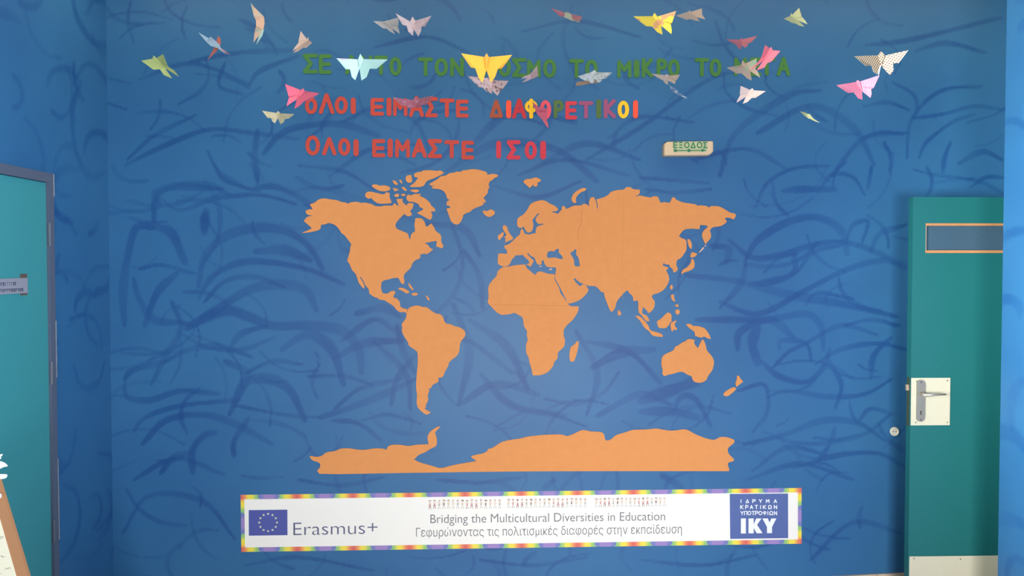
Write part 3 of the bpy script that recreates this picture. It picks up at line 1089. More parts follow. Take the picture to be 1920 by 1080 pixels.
# ------------------------------------------------------------------ the map: cut cardboard pieces
N1 = (560, 310, 8); N2 = (720, 310, 8); N3 = (640, 400, 8); N4 = (640, 480, 8); S1 = (720, 570, 8); S2 = (720, 660, 8)
E1 = (890, 320, 8); E2 = (890, 400, 8); E3 = (890, 490, 8); E4 = (890, 580, 8); A1 = (1040, 340, 8); A2 = (1180, 340, 8)
A3 = (1080, 470, 8); I1 = (1160, 560, 8); AU = (1200, 630, 8)
AN1 = (560, 780, 8); AN2 = (740, 780, 8); AN3 = (960, 780, 8); AN4 = (1180, 780, 8)


def C(c, *pts):
    return crop(*c, pts)


north_america = C(N1, (50, 1010), (165, 965), (195, 940), (140, 890), (75, 835), (125, 770), (210, 755), (120, 740), (100, 685), (150, 660), (210, 658),
    (165, 585), (240, 560), (300, 510), (380, 492), (480, 512), (570, 520), (650, 552), (710, 558), (740, 578), (770, 555), (880, 545), (935, 565),
    (1000, 558), (1110, 585), (1140, 610), (1230, 618), (1300, 600), (1410, 608), (1430, 568), (1460, 580), (1475, 605), (1500, 600), (1465, 505),
    (1560, 503), (1555, 550), (1615, 600), (1650, 560), (1725, 575), (1710, 640), (1670, 690), (1690, 710), (1700, 745), (1645, 768), (1600, 745),
    (1590, 725), (1520, 790), (1445, 885), (1465, 950), (1560, 990)) + C(N3, (985, 295), (1000, 310), (1010, 350), (1032, 400), (1045, 320),
    (1070, 290), (1110, 268), (1095, 180), (1112, 72), (1205, 72), (1250, 130), (1265, 195), (1290, 200), (1350, 150), (1395, 215), (1410, 262),
    (1480, 310), (1500, 350), (1495, 430), (1535, 485), (1510, 525), (1420, 495), (1435, 420), (1410, 415), (1300, 435), (1250, 450), (1300, 470),
    (1330, 520), (1378, 540), (1290, 615), (1240, 603), (1180, 620), (1190, 655), (1170, 680), (1110, 700), (1060, 755), (1050, 810), (940, 915),
    (935, 960), (950, 1040), (920, 1068), (885, 1030), (860, 965), (770, 970), (720, 990), (650, 1000), (612, 1025)) + C(N4, (600, 400), (595, 500),
    (620, 560), (690, 568), (750, 520), (800, 525), (812, 550), (780, 600), (785, 630), (825, 628), (880, 690), (880, 760), (930, 785), (990, 800),
    (1000, 812), (982, 852), (930, 840), (890, 845), (840, 820), (780, 745), (680, 685), (640, 660), (570, 655), (545, 630), (490, 615), (415, 560),
    (415, 500), (360, 440), (330, 370), (288, 310), (276, 318), (310, 370), (345, 440), (345, 490), (320, 480), (260, 400), (245, 350), (215, 265),
    (165, 220), (140, 165), (120, 110), (85, 75)) + C(N3, (110, 630), (130, 560), (135, 495), (155, 470), (100, 395), (40, 320), (0, 300)) + C(N1,
    (600, 945), (540, 890), (480, 870), (440, 865), (400, 885), (335, 893), (325, 965), (200, 1000), (60, 1016))
south_america = C(N4, (990, 806), (1030, 765), (1100, 745), (1160, 742), (1215, 765), (1285, 765), (1345, 820), (1410, 860), (1490, 875), (1530, 920),
    (1545, 985), (1580, 1020)) + C(S1, (990, 298), (1060, 335), (1120, 345), (1190, 380), (1222, 430), (1215, 490), (1140, 570), (1130, 720),
    (1085, 790), (1040, 815), (970, 880), (965, 930), (915, 1010), (890, 1080)) + C(S2, (875, 380), (815, 385), (820, 450), (725, 490), (705, 545),
    (670, 550), (680, 580), (655, 650), (665, 720), (640, 770), (625, 800), (630, 830), (605, 850), (705, 908), (650, 940), (600, 925), (510, 840),
    (488, 770), (497, 640), (480, 540), (485, 400), (510, 150)) + C(S1, (505, 720), (460, 685), (370, 625), (365, 580), (310, 500), (265, 410),
    (275, 350), (262, 305), (335, 210), (335, 130))
greenland = C(N2, (680, 280), (720, 255), (800, 210), (855, 160), (930, 155), (975, 118), (1060, 108), (1095, 92), (1145, 100), (1180, 75), (1240, 72),
    (1310, 55), (1390, 60), (1480, 80), (1540, 100), (1555, 145), (1600, 130), (1670, 128), (1715, 150), (1690, 180), (1660, 185), (1620, 225),
    (1590, 235), (1565, 285), (1585, 330), (1555, 370), (1560, 410), (1510, 470), (1490, 490), (1525, 530), (1520, 560), (1470, 553), (1500, 570),
    (1480, 600), (1330, 655), (1300, 695), (1190, 735), (1180, 790), (1145, 860), (1100, 890), (1060, 885), (1005, 840), (970, 740), (935, 650),
    (1000, 635), (975, 605), (935, 600), (945, 535), (990, 520), (945, 500), (930, 430), (890, 380), (830, 355), (725, 350), (715, 315), (770, 308), (690, 300))
eurasia = C(E2, (440, 485), (500, 470), (550, 435), (600, 385), (640, 345), (680, 318), (690, 250), (710, 230), (735, 260), (745, 305), (820, 320),
    (860, 305), (912, 300), (920, 240), (935, 200), (980, 180), (1045, 162), (1010, 152), (960, 165), (920, 120), (915, 75), (940, 40)) + C(E1,
    (972, 642), (955, 636), (925, 665), (885, 715), (865, 740), (885, 815), (865, 900), (825, 930), (790, 925), (760, 890), (735, 835), (705, 860),
    (660, 855), (638, 820), (635, 740), (660, 700), (730, 660), (790, 590), (830, 505), (900, 465), (1000, 440), (1060, 450), (1120, 490), (1210, 530),
    (1255, 580), (1230, 610), (1160, 612), (1170, 630), (1215, 632), (1245, 650), (1280, 610), (1310, 580), (1305, 545), (1330, 525), (1355, 540),
    (1375, 575), (1440, 545), (1490, 522), (1590, 525), (1640, 492), (1690, 510), (1725, 540), (1710, 480), (1740, 400), (1790, 395), (1803, 430),
    (1828, 480), (1835, 580), (1850, 540), (1838, 470), (1822, 432)) + C(A1, (720, 245), (800, 210), (845, 155), (940, 130), (1040, 125),
    (1080, 82), (1140, 88), (1180, 120), (1275, 125), (1280, 185), (1210, 230), (1280, 210), (1350, 228), (1450, 245), (1475, 222), (1550, 225),
    (1580, 310), (1612, 325), (1640, 305), (1680, 320), (1735, 320), (1760, 245), (1795, 235)) + C(A2, (700, 275), (800, 318), (1010, 345),
    (1020, 372), (1060, 358), (1170, 370), (1195, 400), (1210, 372), (1330, 370), (1410, 405), (1510, 470), (1580, 480), (1602, 510), (1570, 572),
    (1480, 540), (1430, 555), (1465, 600), (1440, 632), (1370, 675), (1250, 685), (1205, 735), (1225, 780), (1225, 850), (1170, 910), (1150, 940),
    (1135, 935), (1090, 830), (1095, 760), (1180, 680), (1160, 660), (1060, 655), (1055, 715), (1000, 715), (930, 708), (820, 720), (745, 815),
    (770, 845), (850, 875), (860, 930), (855, 1040)) + C(A3, (1650, 5), (1570, 120), (1520, 130), (1500, 210), (1530, 275), (1500, 320), (1460, 325),
    (1455, 280), (1405, 240), (1405, 210), (1330, 205), (1325, 180), (1300, 205), (1310, 230), (1380, 245), (1385, 270), (1350, 295), (1390, 370),
    (1400, 450), (1350, 550), (1290, 610), (1210, 645), (1160, 655), (1135, 680), (1145, 715), (1185, 760), (1175, 860), (1110, 930), (1080, 935),
    (1065, 900), (1030, 870), (1005, 840), (990, 920), (1005, 955), (1060, 965), (1105, 1050), (1060, 1065), (1015, 1010), (990, 975), (935, 925),
    (935, 760), (920, 745), (865, 760), (850, 675), (800, 640), (785, 600), (745, 605), (610, 755), (590, 860), (540, 920), (510, 900), (460, 770),
    (430, 690), (420, 625), (385, 625), (340, 575), (295, 530), (180, 528), (150, 515), (115, 498)) + C(E3, (1590, 325), (1540, 290), (1505, 250),
    (1482, 268), (1530, 330), (1580, 375), (1620, 345), (1650, 345), (1690, 385), (1712, 440), (1640, 530), (1560, 590), (1480, 620), (1405, 637),
    (1386, 612), (1375, 580), (1330, 490), (1280, 390), (1210, 265), (1203, 240)) + C(E2, (1207, 925), (1215, 880), (1225, 820), (1200, 808),
    (1100, 810), (1060, 780), (1035, 720), (1030, 695), (1000, 720), (1005, 765), (960, 775), (930, 750), (908, 690), (895, 660), (840, 640), (803, 590),
    (785, 595), (820, 650), (890, 712), (872, 735), (868, 755), (840, 800), (775, 767), (825, 745), (805, 700), (740, 650), (725, 620), (670, 630),
    (610, 628), (600, 655), (555, 690), (535, 750), (495, 790), (430, 796), (400, 785), (350, 765), (345, 700), (355, 605), (400, 600), (480, 610),
    (490, 560), (450, 520))
black_sea = C(E2, (1085, 600), (1105, 575), (1140, 562), (1195, 575), (1215, 540), (1265, 530), (1260, 590), (1310, 635), (1325, 680), (1290, 690),
    (1215, 660), (1100, 670), (1085, 655))
caspian = C(E2, (1440, 580), (1475, 575), (1505, 535), (1530, 550), (1515, 610), (1560, 665), (1580, 790), (1520, 800), (1490, 770), (1495, 710),
    (1460, 640), (1440, 620))
africa = C(E2, (432, 800), (500, 799), (640, 772), (760, 767), (775, 815), (840, 870), (905, 925), (945, 875), (1000, 870), (1090, 905), (1200, 915)) + C(E3,
    (1202, 225), (1194, 262), (1235, 340), (1272, 410), (1285, 480), (1330, 530), (1368, 590), (1386, 614), (1402, 642), (1440, 675), (1560, 675),
    (1555, 750), (1480, 870), (1380, 960), (1340, 1020)) + C(E4, (1335, 310), (1335, 410), (1355, 440), (1350, 550), (1300, 600), (1245, 645),
    (1245, 740), (1190, 790), (1180, 850), (1100, 945), (990, 990), (870, 990), (860, 920), (820, 790), (810, 720), (770, 650), (770, 530), (800, 450),
    (780, 390), (790, 330), (735, 250), (725, 120), (650, 80), (600, 50), (520, 75), (370, 85)) + C(E3, (210, 640), (195, 610), (210, 540),
    (200, 380), (260, 290), (335, 215), (340, 150), (400, 100))
australia = C(AU, (325, 325), (370, 275), (510, 215), (525, 160), (560, 150), (630, 100), (690, 75), (715, 48), (760, 45), (825, 60), (805, 105),
    (870, 185), (905, 100), (935, 50), (960, 65), (990, 150), (1000, 215), (1085, 310), (1115, 390), (1090, 510), (1015, 605), (1000, 660), (920, 705),
    (820, 695), (785, 650), (775, 600), (730, 590), (640, 535), (580, 540), (490, 570), (420, 580), (370, 605), (335, 575), (340, 500), (320, 440))
antarctica = C(AN1, (160, 610), (180, 600), (260, 615), (340, 605), (410, 545), (550, 525), (640, 485), (760, 485), (900, 508), (1010, 508), (1130, 485),
    (1280, 490), (1315, 510), (1340, 455), (1400, 432), (1520, 430), (1650, 455), (1760, 430)) + C(AN2, (510, 425), (490, 330), (510, 260), (580, 195),
    (670, 150), (685, 165), (600, 245), (635, 340), (630, 450), (540, 490), (460, 545), (360, 580), (290, 655), (380, 700), (550, 745), (690, 790),
    (880, 735), (1230, 675), (1145, 620), (1150, 600), (1240, 575), (1320, 565), (1390, 530), (1400, 495), (1470, 480), (1600, 390), (1700, 365),
    (1830, 345)) + C(AN3, (120, 340), (250, 305), (520, 280), (750, 275), (820, 305), (890, 285), (1040, 212), (1100, 212), (1170, 232), (1350, 240), (1385, 280),
    (1395, 360), (1440, 370), (1490, 350), (1560, 285), (1720, 240), (1790, 212), (1900, 205)) + C(AN4, (300, 200), (410, 185), (530, 210), (620, 222),
    (720, 215), (800, 200), (870, 205), (1000, 280), (1160, 340), (1270, 362), (1310, 345), (1370, 312), (1470, 318), (1570, 355), (1582, 385), (1560, 415),
    (1475, 480), (1480, 560), (1575, 650), (1560, 680), (1485, 695), (1475, 730), (1500, 800), (1495, 828), (0, 826)) + C(AN3, (0, 831)) + C(AN2, (0, 856)) + C(AN1,
    (320, 878), (275, 820), (325, 765), (325, 720), (290, 690), (210, 670))

M_MAP = mat('orange cardboard', (0.66, 0.272, 0.095), 0.85, var=0.07, scale=25, spec=0.15, bump=0.05)
M_FOLD = mat('cardboard fold', (0.47, 0.20, 0.065), 0.9, var=0.08)
M_PALE = mat('pale cardboard', (0.70, 0.46, 0.36), 0.85, var=0.05)


def cutout(name, loops, label, cat, group, m=M_MAP):
    bm = bmesh.new()
    wall_slab(bm, loops, 0.0008, 0.003)
    return tag(recenter(link(name, bm, m)), label, cat, group)


def fold(parent, pts, w):
    bm = bmesh.new()
    q = [at_y(px, py, D - .0040) for px, py in pts]
    add_ribbon(bm, [(p.x, p.z) for p in q], w * D / F, D - .0040, .0004)
    o = link('fold_line', bm, M_FOLD)
    o.parent = parent
    o.data.transform(Matrix.Translation(-parent.location))


GC = 'orange cardboard continents of the wall map'
cutout('continent_cutout', [north_america], 'orange cardboard North America at upper left of the wall map', 'map piece', GC)
cutout('continent_cutout', [south_america], 'orange cardboard South America tapering down left of Africa', 'map piece', GC)
eu = cutout('continent_cutout', [eurasia, black_sea, caspian], 'large orange cardboard Europe and Asia with two inland seas cut out', 'map piece', GC)
fold(eu, C(A1, (408, 430), (404, 540), (400, 640), (362, 690), (352, 780), (340, 890)), 1.0)
fold(eu, C(A1, (1040, 210), (1025, 500), (1015, 1020)) + [(1167, 560)], 0.5)
af = cutout('continent_cutout', [africa], 'orange cardboard Africa with a faint sheet joint across its middle', 'map piece', GC)
fold(af, C(E3, (215, 655), (700, 655), (1000, 660), (1420, 668)), 0.7)
cutout('continent_cutout', [australia], 'orange cardboard Australia at lower right of the wall map', 'map piece', GC)
cutout('continent_cutout', [antarctica], 'long flat-bottomed orange cardboard Antarctica along the foot of the map', 'map piece', GC)
GI = 'orange cardboard islands of the wall map'
ISL = [
    (greenland, 'big orange cardboard Greenland at the top of the wall map'),
    (C(N2, (450, 130), (500, 100), (560, 100), (580, 78), (700, 72), (790, 85), (850, 72), (900, 115), (860, 140), (760, 190), (690, 215), (640, 235),
       (585, 325), (400, 328), (390, 310), (470, 250), (510, 185), (450, 170)), 'ragged orange island lying close against the west of Greenland'),
    (C(N2, (332, 480), (350, 445), (395, 440), (400, 465), (430, 435), (490, 428), (550, 428), (550, 445), (525, 455), (610, 490), (690, 560), (705, 600),
       (770, 655), (765, 690), (700, 695), (725, 735), (715, 800), (690, 820), (600, 770), (495, 715), (590, 660), (570, 635), (535, 630), (520, 580),
       (450, 550), (370, 545), (345, 520)), 'curved orange Baffin Island between Greenland and the North American cutout'),
    (C(N1, (990, 460), (1015, 400), (1080, 392), (1160, 412), (1280, 440), (1310, 400), (1365, 415), (1360, 470), (1395, 555), (1370, 572), (1200, 578),
       (1120, 530), (1095, 490), (1040, 505)), 'larger orange island just above the north coast of North America'),
    (C(N1, (1095, 310), (1120, 285), (1170, 285), (1210, 305), (1300, 298), (1375, 330), (1370, 370), (1300, 393), (1210, 385), (1120, 335)),
     'flat orange island topmost on the left of the arctic islands'),
    (C(N1, (1405, 225), (1450, 230), (1490, 275), (1475, 298), (1430, 280)), 'tiny orange arctic islet, upper left of the small cluster'),
    (C(N1, (1505, 220), (1535, 215), (1555, 260), (1545, 278), (1525, 255)), 'tiny narrow orange arctic islet left of the square one'),
    (C(N1, (1600, 190), (1625, 150), (1690, 145), (1705, 240), (1670, 265), (1620, 250)), 'small squarish orange arctic islet highest in the cluster'),
    (C(N1, (1410, 340), (1460, 345), (1505, 370), (1440, 390)), 'tiny triangular orange arctic islet in the middle left of the cluster'),
    (C(N1, (1545, 330), (1580, 318), (1625, 375), (1610, 388), (1565, 365)), 'tiny slanted orange arctic islet at the centre of the cluster'),
    (C(N1, (1665, 380), (1700, 365), (1790, 362), (1808, 385), (1760, 413), (1700, 392)), 'thin flat orange islet above Baffin Island'),
    (C(N1, (1430, 455), (1460, 425), (1505, 430), (1505, 465), (1465, 480)), 'tiny round orange arctic islet low on the left of the cluster'),
    (C(N1, (1530, 440), (1570, 422), (1605, 435), (1590, 462), (1550, 460)), 'tiny oval orange arctic islet beside the tip of Baffin Island'),
    (C(N2, (1475, 690), (1500, 675), (1545, 690), (1600, 658), (1650, 680), (1668, 715), (1640, 750), (1580, 780), (1520, 755)),
     'small heart-shaped orange Iceland between Greenland and Scandinavia'),
    (C(N4, (850, 495), (870, 475), (930, 478), (1020, 530), (1020, 550), (975, 565), (930, 530), (880, 508)), 'slim curved orange Cuba below the Florida tip'),
    (C(N4, (1005, 405), (1020, 410), (1085, 500), (1075, 518), (1015, 465)), 'thin slanted orange islet right of the Florida tip'),
    (C(N4, (1045, 570), (1090, 548), (1140, 555), (1150, 580), (1110, 598), (1070, 590)), 'small oval orange islet to the right of Cuba'),
    (C(N4, (1265, 595), (1290, 595), (1325, 655), (1310, 668), (1290, 650)), 'lone tiny orange islet above the north coast of South America'),
    (C(E1, (730, 160), (770, 125), (850, 122), (910, 98), (985, 125), (995, 155), (940, 180), (945, 225), (920, 240), (890, 235), (880, 205), (825, 262),
       (790, 225), (745, 190)), 'small lone orange Svalbard high above Scandinavia'),
    (C(E1, (1450, 420), (1475, 355), (1540, 295), (1630, 255), (1675, 270), (1665, 298), (1590, 325), (1525, 390), (1515, 450), (1530, 475), (1510, 490),
       (1470, 475)), 'thin curved orange island off the north coast of Russia'),
    (C(E2, (425, 190), (445, 172), (490, 205), (495, 250), (530, 310), (580, 372), (560, 398), (500, 418), (445, 447), (470, 415), (450, 400), (470, 380),
       (445, 355), (480, 325), (465, 300), (435, 260), (420, 220)), 'orange cardboard Great Britain off the west of Europe'),
    (C(E2, (350, 330), (385, 310), (425, 278), (436, 296), (430, 345), (400, 365), (385, 395), (360, 400), (348, 370)), 'small orange Ireland beside Great Britain'),
    (C(E4, (1435, 570), (1500, 525), (1535, 475), (1562, 480), (1550, 600), (1500, 770), (1465, 790), (1430, 775), (1420, 700)),
     'tall narrow orange Madagascar right of southern Africa'),
    (C(A3, (625, 900), (645, 890), (680, 930), (670, 970), (630, 970)), 'small drop-shaped orange Sri Lanka by the tip of India'),
    (C(A2, (870, 870), (905, 865), (940, 930), (935, 1010), (910, 1010), (880, 940)), 'narrow orange Sakhalin beside the east coast of Asia'),
    (C(A2, (1130, 960), (1155, 950), (1140, 985)), 'tiny pale islet right under the Kamchatka peninsula'),
    (C(A2, (1040, 1070), (1110, 985), (1125, 1000), (1060, 1068)), 'thin pale islet between Kamchatka and Japan'),
    (C(A3, (1720, 60), (1740, 20), (1820, 45), (1800, 80), (1750, 105), (1715, 95)), 'orange northern island of Japan, the smaller chunky one'),
    (C(A3, (1735, 120), (1760, 125), (1780, 180), (1775, 250), (1740, 285), (1680, 310), (1610, 330), (1590, 355), (1578, 335), (1610, 275), (1660, 260),
       (1725, 180)), 'orange main island of Japan bending down to the left'),
    (C(A3, (1405, 550), (1430, 510), (1455, 530), (1445, 580), (1420, 580)), 'tiny oval orange Taiwan near the south coast of China'),
    (C(A3, (1420, 665), (1465, 655), (1475, 720), (1495, 765), (1440, 745)), 'orange northern island of the Philippines below Taiwan'),
    (C(A3, (1475, 825), (1520, 800), (1540, 815), (1530, 855), (1505, 835)), 'tiny orange middle island of the Philippines'),
    (C(A3, (1485, 910), (1510, 880), (1550, 885), (1560, 930), (1525, 965), (1500, 945)), 'small squarish orange southern island of the Philippines'),
    (C(I1, (245, 255), (320, 260), (440, 390), (475, 480), (550, 495), (660, 535), (660, 575), (540, 565), (490, 540), (470, 500), (380, 430), (330, 340)),
     'long orange Sumatra and Java strip slanting below southeast Asia'),
    (C(I1, (570, 350), (600, 320), (630, 310), (720, 215), (755, 205), (795, 240), (790, 310), (798, 340), (768, 360), (758, 393), (710, 445), (600, 440),
       (585, 390)), 'orange Borneo right of the Sumatra strip'),
    (C(I1, (772, 367), (860, 325), (868, 340), (830, 390), (880, 460), (850, 475), (825, 455), (810, 495), (790, 480)), 'small forked orange Sulawesi touching Borneo on its right'),
    (C(I1, (1010, 385), (1050, 375), (1090, 385), (1120, 412), (1180, 408), (1290, 440), (1350, 520), (1385, 605), (1340, 600), (1285, 565), (1240, 590),
       (1190, 572), (1145, 560), (1145, 500), (1060, 445)), 'orange New Guinea just above Australia'),
    (C(AU, (1455, 595), (1485, 595), (1510, 645), (1550, 685), (1445, 765), (1430, 700), (1455, 650)), 'orange North Island of New Zealand, the upper right one'),
    (C(AU, (1250, 870), (1290, 825), (1410, 760), (1445, 790), (1420, 825), (1320, 905), (1260, 900)), 'orange South Island of New Zealand, the lower left one'),
    (C(E2, (1115, 842), (1150, 822), (1165, 838), (1130, 856)), 'tiny pale Cyprus in the eastern Mediterranean gap'),
    (C(E2, (970, 796), (1008, 783), (1005, 796), (980, 808)), 'tiny pale Crete in the sea below Greece'),
]
for pts, lab in ISL:
    cutout('island_cutout', [pts], lab, 'map piece', GI, M_PALE if 'pale' in lab else M_MAP)

# ------------------------------------------------------------------ banner
TL, TR, BR, BL = (451, 928), (1503, 915), (1503, 1019.5), (452.5, 1035)
bc = at_y(977, 975, D)
ban = tag(empty('banner', (bc.x, D, bc.z)), 'long white school project banner with rainbow border under the map', 'banner')


def bil(u, v):
    t = (TL[0] + (TR[0] - TL[0]) * u, TL[1] + (TR[1] - TL[1]) * u)
    b_ = (BL[0] + (BR[0] - BL[0]) * u, BL[1] + (BR[1] - BL[1]) * u)
    return (t[0] + (b_[0] - t[0]) * v, t[1] + (b_[1] - t[1]) * v)


def bpt(px, py, d):
    return at_y(px, py, D - d)


M_BAN = mat('white banner vinyl', (0.80, 0.79, 0.76), 0.45, var=0.012, scale=8, spec=0.3)
bm = bmesh.new()
add_slab(bm, [[bpt(*bil(u, v), .003) for u, v in ((0, 0), (1, 0), (1, 1), (0, 1))]], Vector((0, .0024, 0)))
child_of(link('sheet', bm, M_BAN), ban)

STOPS = [(0.0, (205, 90, 88)), (0.045, (214, 112, 84)), (0.095, (226, 158, 84)), (0.125, (228, 196, 70)), (0.15, (226, 208, 66)),
         (0.215, (222, 208, 72)), (0.24, (178, 198, 98)), (0.28, (136, 184, 110)), (0.5, (136, 184, 110))]


def rainbow(u, v):
    """u: phase along the edge (0 = red middle), v: 0 upper side .. 1 lower side"""
    d = abs(((u + 0.5) % 1) - 0.5)
    p = 0.5 - d                         # distance from the middle of the purple field
    lim = math.sqrt(max(0, 0.195 ** 2 - (0.11 * max(0, v)) ** 2))
    if p < lim:
        c = (146, 122, 182) if p < 0.085 else ((124, 118, 180) if p < .12 else (104, 114, 176))
        return s2l(c)
    for (a_, ca), (b_, cb) in zip(STOPS, STOPS[1:]):
        if a_ <= d <= b_:
            t = (d - a_) / (b_ - a_)
            return s2l(tuple(x + (y - x) * t for x, y in zip(ca, cb)))
    return s2l(STOPS[-1][1])


def strip_mesh(name, grid):
    """grid: rows of (px, py, colour)"""
    co, cols, faces = [], [], []
    nr, nc = len(grid), len(grid[0])
    for r_ in grid:
        for px, py, c_ in r_:
            co.append(tuple(bpt(px, py, .0036) - Vector(ban.location)))
            cols += [*c_, 1.0]
    for i in range(nr - 1):
        for j in range(nc - 1):
            faces.append((i * nc + j, i * nc + j + 1, (i + 1) * nc + j + 1, (i + 1) * nc + j))
    me = bpy.data.meshes.new(name)
    me.from_pydata(co, [], faces)
    at = me.attributes.new('print', 'FLOAT_COLOR', 'POINT')
    at.data.foreach_set('color', np.array(cols, dtype=np.float32))
    me.materials.append(mat_attr('printed rainbow'))
    o = bpy.data.objects.new(name, me)
    COL.objects.link(o)
    o.parent = ban
    return o


bh, bw = 0.078, 7.0 / 1052
NC = 600
for v0, v1 in ((0, bh), (1 - bh, 1)):
    g = []
    for i in range(6):
        f = i / 5
        g.append([(*bil(j / NC, v0 + (v1 - v0) * f), rainbow(j / NC * 10, f)) for j in range(NC + 1)])
    strip_mesh('rainbow_border', g)
for u0, u1, sgn_ in ((0, bw, 1), (1 - bw, 1, -1)):
    g = []
    for i in range(61):
        v = bh + (1 - 2 * bh) * i / 60
        g.append([(*bil(u0 + (u1 - u0) * j / 4, v), rainbow(v, (j / 4 if sgn_ > 0 else 1 - j / 4))) for j in range(5)])
    strip_mesh('rainbow_border', g)

M_NAVY = mat('printed flag blue', (0.068, 0.085, 0.33), 0.5, var=0.03)
M_LOGO = mat('printed logo blue', (0.075, 0.12, 0.33), 0.5, var=0.03)
M_STAR = mat('printed star', (0.62, 0.68, 0.42), 0.5)
M_INK = mat('printed slate ink', (0.10, 0.11, 0.20), 0.6)
M_GREY = mat('printed grey ink', (0.17, 0.17, 0.19), 0.6)
M_WHT = mat('printed white', (0.78, 0.82, 0.84), 0.5, var=0.01)


def bslab(bm, pts, d, th=.0008, mi=0):
    add_slab(bm, [[bpt(px, py, d) for px, py in pts]], Vector((0, th, 0)), mi)


bm = bmesh.new()
bslab(bm, [(466.3, 956.5), (538.8, 955.6), (539, 1003.4), (466.6, 1004.4)], .0036)
flag = child_of(link('flag_emblem', bm, M_NAVY), ban)
bm = bmesh.new()
for k in range(12):
    t = 2 * math.pi * k / 12
    cx, cy = 502.6 + 16.6 * math.sin(t), 979.8 - 16.2 * math.cos(t)
    pts = []
    for j in range(10):
        r_ = 2.7 if j % 2 == 0 else 1.15
        pts.append((cx + r_ * math.sin(j * math.pi / 5), cy - r_ * math.cos(j * math.pi / 5)))
    bslab(bm, pts, .0042)
st_ = child_of(link('star_ring', bm, M_STAR), ban)
st_.parent = flag

_font_cap = {}


def text_obj(name, s, x0, x1, yb0, yb1, cap, m, bold=0.0, d=.0036):
    """text laid from x0 to x1 on a base line yb0..yb1 (frame px), capitals cap px high"""
    def shape(tx):
        cu = bpy.data.curves.new('t', 'FONT')
        cu.body = tx
        cu.offset = bold
        cu.extrude = 0.0
        o = bpy.data.objects.new('t', cu)
        COL.objects.link(o)
        dg = bpy.context.evaluated_depsgraph_get()
        me = bpy.data.meshes.new_from_object(o.evaluated_get(dg))
        bpy.data.objects.remove(o)
        bpy.data.curves.remove(cu)
        return me
    if 'E' not in _font_cap:
        me = shape('E')
        _font_cap['E'] = max(v.co.y for v in me.vertices)
        bpy.data.meshes.remove(me)
    if bold and 'π' in s:                    # outline offset breaks that glyph
        bold = 0.0
    me = shape(s)
    xs = [v.co.x for v in me.vertices]
    mn, mxx = min(xs), max(xs)
    bm = bmesh.new()
    bm.from_mesh(me)
    bpy.data.meshes.remove(me)
    for v in bm.verts:
        f = (v.co.x - mn) / (mxx - mn)
        px = x0 + (x1 - x0) * f
        py = yb0 + (yb1 - yb0) * f - v.co.y / _font_cap['E'] * cap
        v.co = bpt(px, py, d)
    return child_of(link(name, bm, m), ban)


text_obj('logo_lettering', 'Erasmus+', 550, 708, 1003.8, 1000.6, 23.5, M_INK, -0.01)
text_obj('english_title', 'Bridging the Multicultural Diversities in Education', 807, 1247, 981, 975.6, 16, M_GREY, -0.004)
text_obj('greek_title', 'Γεφυρώνοντας τις пολιτισμικές διαφορές στην εκпαίδευση', 780, 1278.5, 1006.6, 1000, 15.5, M_GREY, -0.004)
# dark blue logo box with white lettering
bm = bmesh.new()
bslab(bm, [(1368.2, 926.2), (1477.6, 925.4), (1477.8, 1009), (1369.2, 1010.4)], .0036)
logo = child_of(link('logo_box', bm, M_LOGO), ban)
bm = bmesh.new()
for row, ys, cs, w in (('ΙΔΡΥΜΑ', (936, 943.2), (315, 410, 510, 608, 715, 830), 6.6),
                       ('ΚΡΑΤΙΚΩΝ', (946.8, 954.6), (328, 402, 472, 545, 608, 668, 748, 832), 6.4),
                       ('ΥΠΟΤΡΟΦΙΩΝ', (958, 966), (330, 385, 440, 498, 550, 605, 670, 718, 768, 832), 6.2)):
    for ch, cx in zip(row, cs):
        cx = 1350 + cx / 8
        hw = w / 2 if ch != 'Ι' else 0.9
        if ch in 'ΟΩΦ': hw = 3.6
        px_letter(bm, ch, cx - hw, cx + hw, ys[0], ys[1], 1.45, D - .0036, .0002, .0006)
for pts in ([(314, 577), (388, 577), (388, 802), (314, 802)], [(428, 577), (505, 577), (505, 800), (428, 800)],
            [(495, 690), (545, 577), (622, 577), (555, 672), (638, 798), (550, 798), (503, 715)],
            [(638, 577), (718, 577), (745, 640), (770, 577), (845, 577), (780, 705), (780, 797), (705, 797), (705, 705)]):
    bslab(bm, crop(1350, 900, 8, pts), .0044)
wl = child_of(link('logo_lettering', bm, M_WHT), ban)
wl.parent = logo
